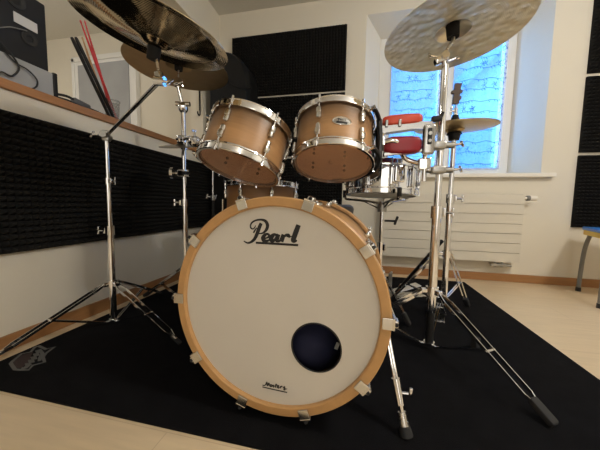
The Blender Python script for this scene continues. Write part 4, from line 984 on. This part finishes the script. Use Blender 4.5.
b = MB(); b.tube(spline([PX(5, 52, -1.395), PX(16, 63, -1.392), PX(28, 70, -1.391), PX(37, 80, -1.391), PX(36, 87, -1.391), PX(28, 89, -1.391), PX(14, 86, -1.391)], 6), 0.0030); b.build('cable_loop', M['rubber'], t)
o = MB().tube(spline([PX(-4, 28, -1.398), PX(10, 27, -1.396), PX(20, 29, -1.396), PX(27, 31, -1.402)], 5), 0.002).build('power_cord', M['greyleg']); tag(o, 'thin grey cord plugged into the back of the loudspeaker', 'cord')
setorigin(o, PX(27, 31, -1.402))
t = thing('cable_splitter', 'dark cable splitter lying on the ledge between the grey box and the cup', 'cable', (-1.42, 1.10, LZ))
b = MB(); b.tube(spline([(-1.42, 1.013, LZ+0.030), (-1.40, 1.05, LZ+0.032), (-1.395, 1.085, LZ+0.024)], 5), 0.006); b.tube(spline([(-1.42, 1.013, LZ+0.012), (-1.40, 1.05, LZ+0.010), (-1.395, 1.10, LZ+0.010)], 5), 0.0045); b.tube(spline([(-1.43, 1.013, LZ+0.020), (-1.41, 1.06, LZ+0.018), (-1.40, 1.12, LZ+0.012)], 5), 0.004); b.build('lead', M['rubber'], t)
b = MB(); b.box((-1.400, 1.115, LZ+0.018), (0.03, 0.085, 0.030), Matrix.Rotation(R(-8), 3, 'X'), bev=0.008); b.build('plug_body', M['throne'], t)
b = MB(); b.tube(spline([(-1.400, 1.155, LZ+0.012), (-1.395, 1.19, LZ+0.009), (-1.398, 1.24, LZ+0.006), (-1.40, 1.262, LZ+0.005)], 5), 0.0042); b.build('tail', M['rubber'], t)
# cup of sticks
cpx, cpy = -1.440, 1.330
t = thing('cup', 'clear plastic cup holding drumsticks on the wooden ledge', 'cup', (cpx, cpy, LZ))
b = MB(); b.lathe([(0.0, 0), (0.032, 0), (0.040, 0.115), (0.0385, 0.115), (0.0305, 0.002), (0, 0.002)], (cpx, cpy, LZ), n=32, closed=False); b.build('body', M['cup'], t)
b = MB(); b.lathe([(0.0395, 0.113), (0.0415, 0.113), (0.0415, 0.117), (0.0395, 0.117)], (cpx, cpy, LZ), n=32); b.build('rim', M['cup'], t)
def stick(label, a, b_, m, r=0.0068, tip=True, nm='drumstick'):
    a = Vector(a); b_ = Vector(b_); d = (b_-a)
    t = MB(); n = [a, a+d*0.02, a+d*0.62, a+d*0.93, a+d*0.965, a+d*0.985, b_]; rr = [r*0.8, r, r, r*0.55, r*0.45, r*0.72, r*0.35]
    if not tip: rr = [r*0.8, r, r, r, r*0.95, r*0.9, r*0.6]
    t.tube(n, rr, n=12); o = t.build(nm, m); tag(o, label, 'drumstick', 'sticks in the cup'); setorigin(o, a); return o
bz = LZ+0.006
stick('red drumstick in the clear cup, longer one leaning over the other', (cpx+0.016, cpy+0.016, bz), PX(80, 20, -1.425), M['redstick'])
stick('second red drumstick in the clear cup, nearer the far crash', (cpx-0.010, cpy+0.020, bz), PX(84.5, 20.5, -1.440), M['redstick'])
stick('black stick in the clear cup, outermost on the loudspeaker side', (cpx+0.008, cpy-0.022, bz), PX(71.5, 37, -1.420), M['black'], r=0.0085, tip=False)
stick('black stick in the clear cup, second from the loudspeaker side', (cpx+0.021, cpy-0.006, bz), PX(75.5, 37, -1.418), M['black'], r=0.0085, tip=False)
stick('bare wooden drumstick between the black and red ones in the clear cup', (cpx-0.018, cpy-0.004, bz), PX(82, 37, -1.440), M['hickory'])

# ------------------------------------------------------------------ small table at the right
u = Vector((-0.36, -0.93, 0)).normalized(); vv = Vector((0.93, -0.36, 0)).normalized(); c0 = Vector((1.655, 2.345, 0))
t = thing('small_table', 'low blue-topped child table with yellow edge and grey legs at right', 'table', c0+u*0.2+vv*0.3)
ro = Matrix((vv, u, Vector((0, 0, -1)))).transposed(); ro = Matrix((vv, -u, Vector((0, 0, 1)))).transposed()
ctr = c0+u*0.21+vv*0.30
b = MB(); b.box(ctr+Vector((0, 0, 0.476)), (0.62, 0.44, 0.024), ro, bev=0.007); b.build('tabletop', M['blue'], t)
b = MB(); b.box(ctr+Vector((0, 0, 0.447)), (0.605, 0.425, 0.036), ro, bev=0.004); b.build('apron', M['yellow'], t)
for a, c in ((0, 0), (0, 1), (1, 0), (1, 1)):
    top = c0+u*(0.03+0.36*a)+vv*(0.03+0.54*c)+Vector((0, 0, 0.44)); sd = (-vv if c == 0 else vv)*0.40+(-u if a == 0 else u)*0.3
    b = MB(); b.tube(spline([top, top+sd*0.045+Vector((0, 0, -0.10)), top+sd*0.066+Vector((0, 0, -0.25)), Vector((top.x, top.y, 0.006))+sd*0.075], 6), 0.013, n=12); lg = b.build('leg', M['greyleg'], t)
    b = MB(); e = Vector((top.x, top.y, 0.0))+sd*0.075; b.cyl(e+Vector((0, 0, 0.001)), e+Vector((0, 0, 0.03)), 0.016, 0.015); b.build('foot_cap', M['rubber'], lg)

# ------------------------------------------------------------------ light
def area(name, loc, target, size, power, color, sy_=None):
    l = bpy.data.lights.new(name, 'AREA'); l.energy = power; l.color = color; l.size = size
    if sy_: l.shape = 'RECTANGLE'; l.size_y = sy_
    o = bpy.data.objects.new(name, l); col.objects.link(o); o.location = loc
    o.rotation_euler = (Vector(target)-Vector(loc)).to_track_quat('-Z', 'Y').to_euler(); return o
WARM = (1.0, 0.945, 0.865)
def globe(name, loc, power, color, r):
    l = bpy.data.lights.new(name, 'POINT'); l.energy = power; l.color = color; l.shadow_soft_size = r
    o = bpy.data.objects.new(name, l); col.objects.link(o); o.location = loc; return o
globe('pendant_lamp', (1.55, 0.35, 2.10), 72, WARM, 0.14)
globe('ceiling_lamp', (0.6, -1.1, 2.12), 12, WARM, 0.12)
globe('hall_lamp', (-2.9, 0.7, 1.95), 26, WARM, 0.12)
area('rear_fill_light', (0.5, -2.55, 1.05), (0.3, 1.0, 0.8), 1.5, 15, (1.0, 0.97, 0.92), 1.8)  # unseen fill added behind the camera to brighten drum fronts and tom undersides

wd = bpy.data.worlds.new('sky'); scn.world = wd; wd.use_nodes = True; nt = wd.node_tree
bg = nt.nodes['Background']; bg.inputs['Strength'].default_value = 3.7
tc = nt.nodes.new('ShaderNodeTexCoord'); sx = nt.nodes.new('ShaderNodeSeparateXYZ'); cr = nt.nodes.new('ShaderNodeValToRGB')
nt.links.new(tc.outputs['Generated'], sx.inputs[0]); nt.links.new(sx.outputs['Z'], cr.inputs['Fac']); nt.links.new(cr.outputs['Color'], bg.inputs['Color'])
left_boost = nt.nodes.new('ShaderNodeMapRange'); left_boost.interpolation_type = 'SMOOTHSTEP'   # boost added to the unseen left sky, throws blue onto the right reveal
left_boost.inputs['From Min'].default_value = -0.05; left_boost.inputs['From Max'].default_value = -0.6; left_boost.inputs['To Min'].default_value = 2.7; left_boost.inputs['To Max'].default_value = 22.0
nt.links.new(sx.outputs['X'], left_boost.inputs['Value']); nt.links.new(left_boost.outputs[0], bg.inputs['Strength'])
cr.color_ramp.elements[0].color = (0.12, 0.37, 0.80, 1); cr.color_ramp.elements[1].color = (0.11, 0.35, 0.80, 1)
# daylight portal at the window
pl_ = bpy.data.lights.new('window_portal', 'AREA'); pl_.shape = 'RECTANGLE'; pl_.size = 1.1; pl_.size_y = 1.25; pl_.cycles.is_portal = True
po = bpy.data.objects.new('window_portal', pl_); col.objects.link(po); po.location = (0.73, YW+0.10, 1.54); po.rotation_euler = (R(-90), 0, 0)

scn.view_settings.view_transform = 'Standard'; scn.view_settings.look = 'None'; scn.view_settings.gamma = 1.0; scn.view_settings.use_curve_mapping = False
scn.view_settings.exposure = 0.0
scn.cycles.use_denoising = True
scn.cycles.max_bounces = 10; scn.cycles.transparent_max_bounces = 12
scn.cycles.sample_clamp_indirect = 6.0; scn.cycles.caustics_reflective = False
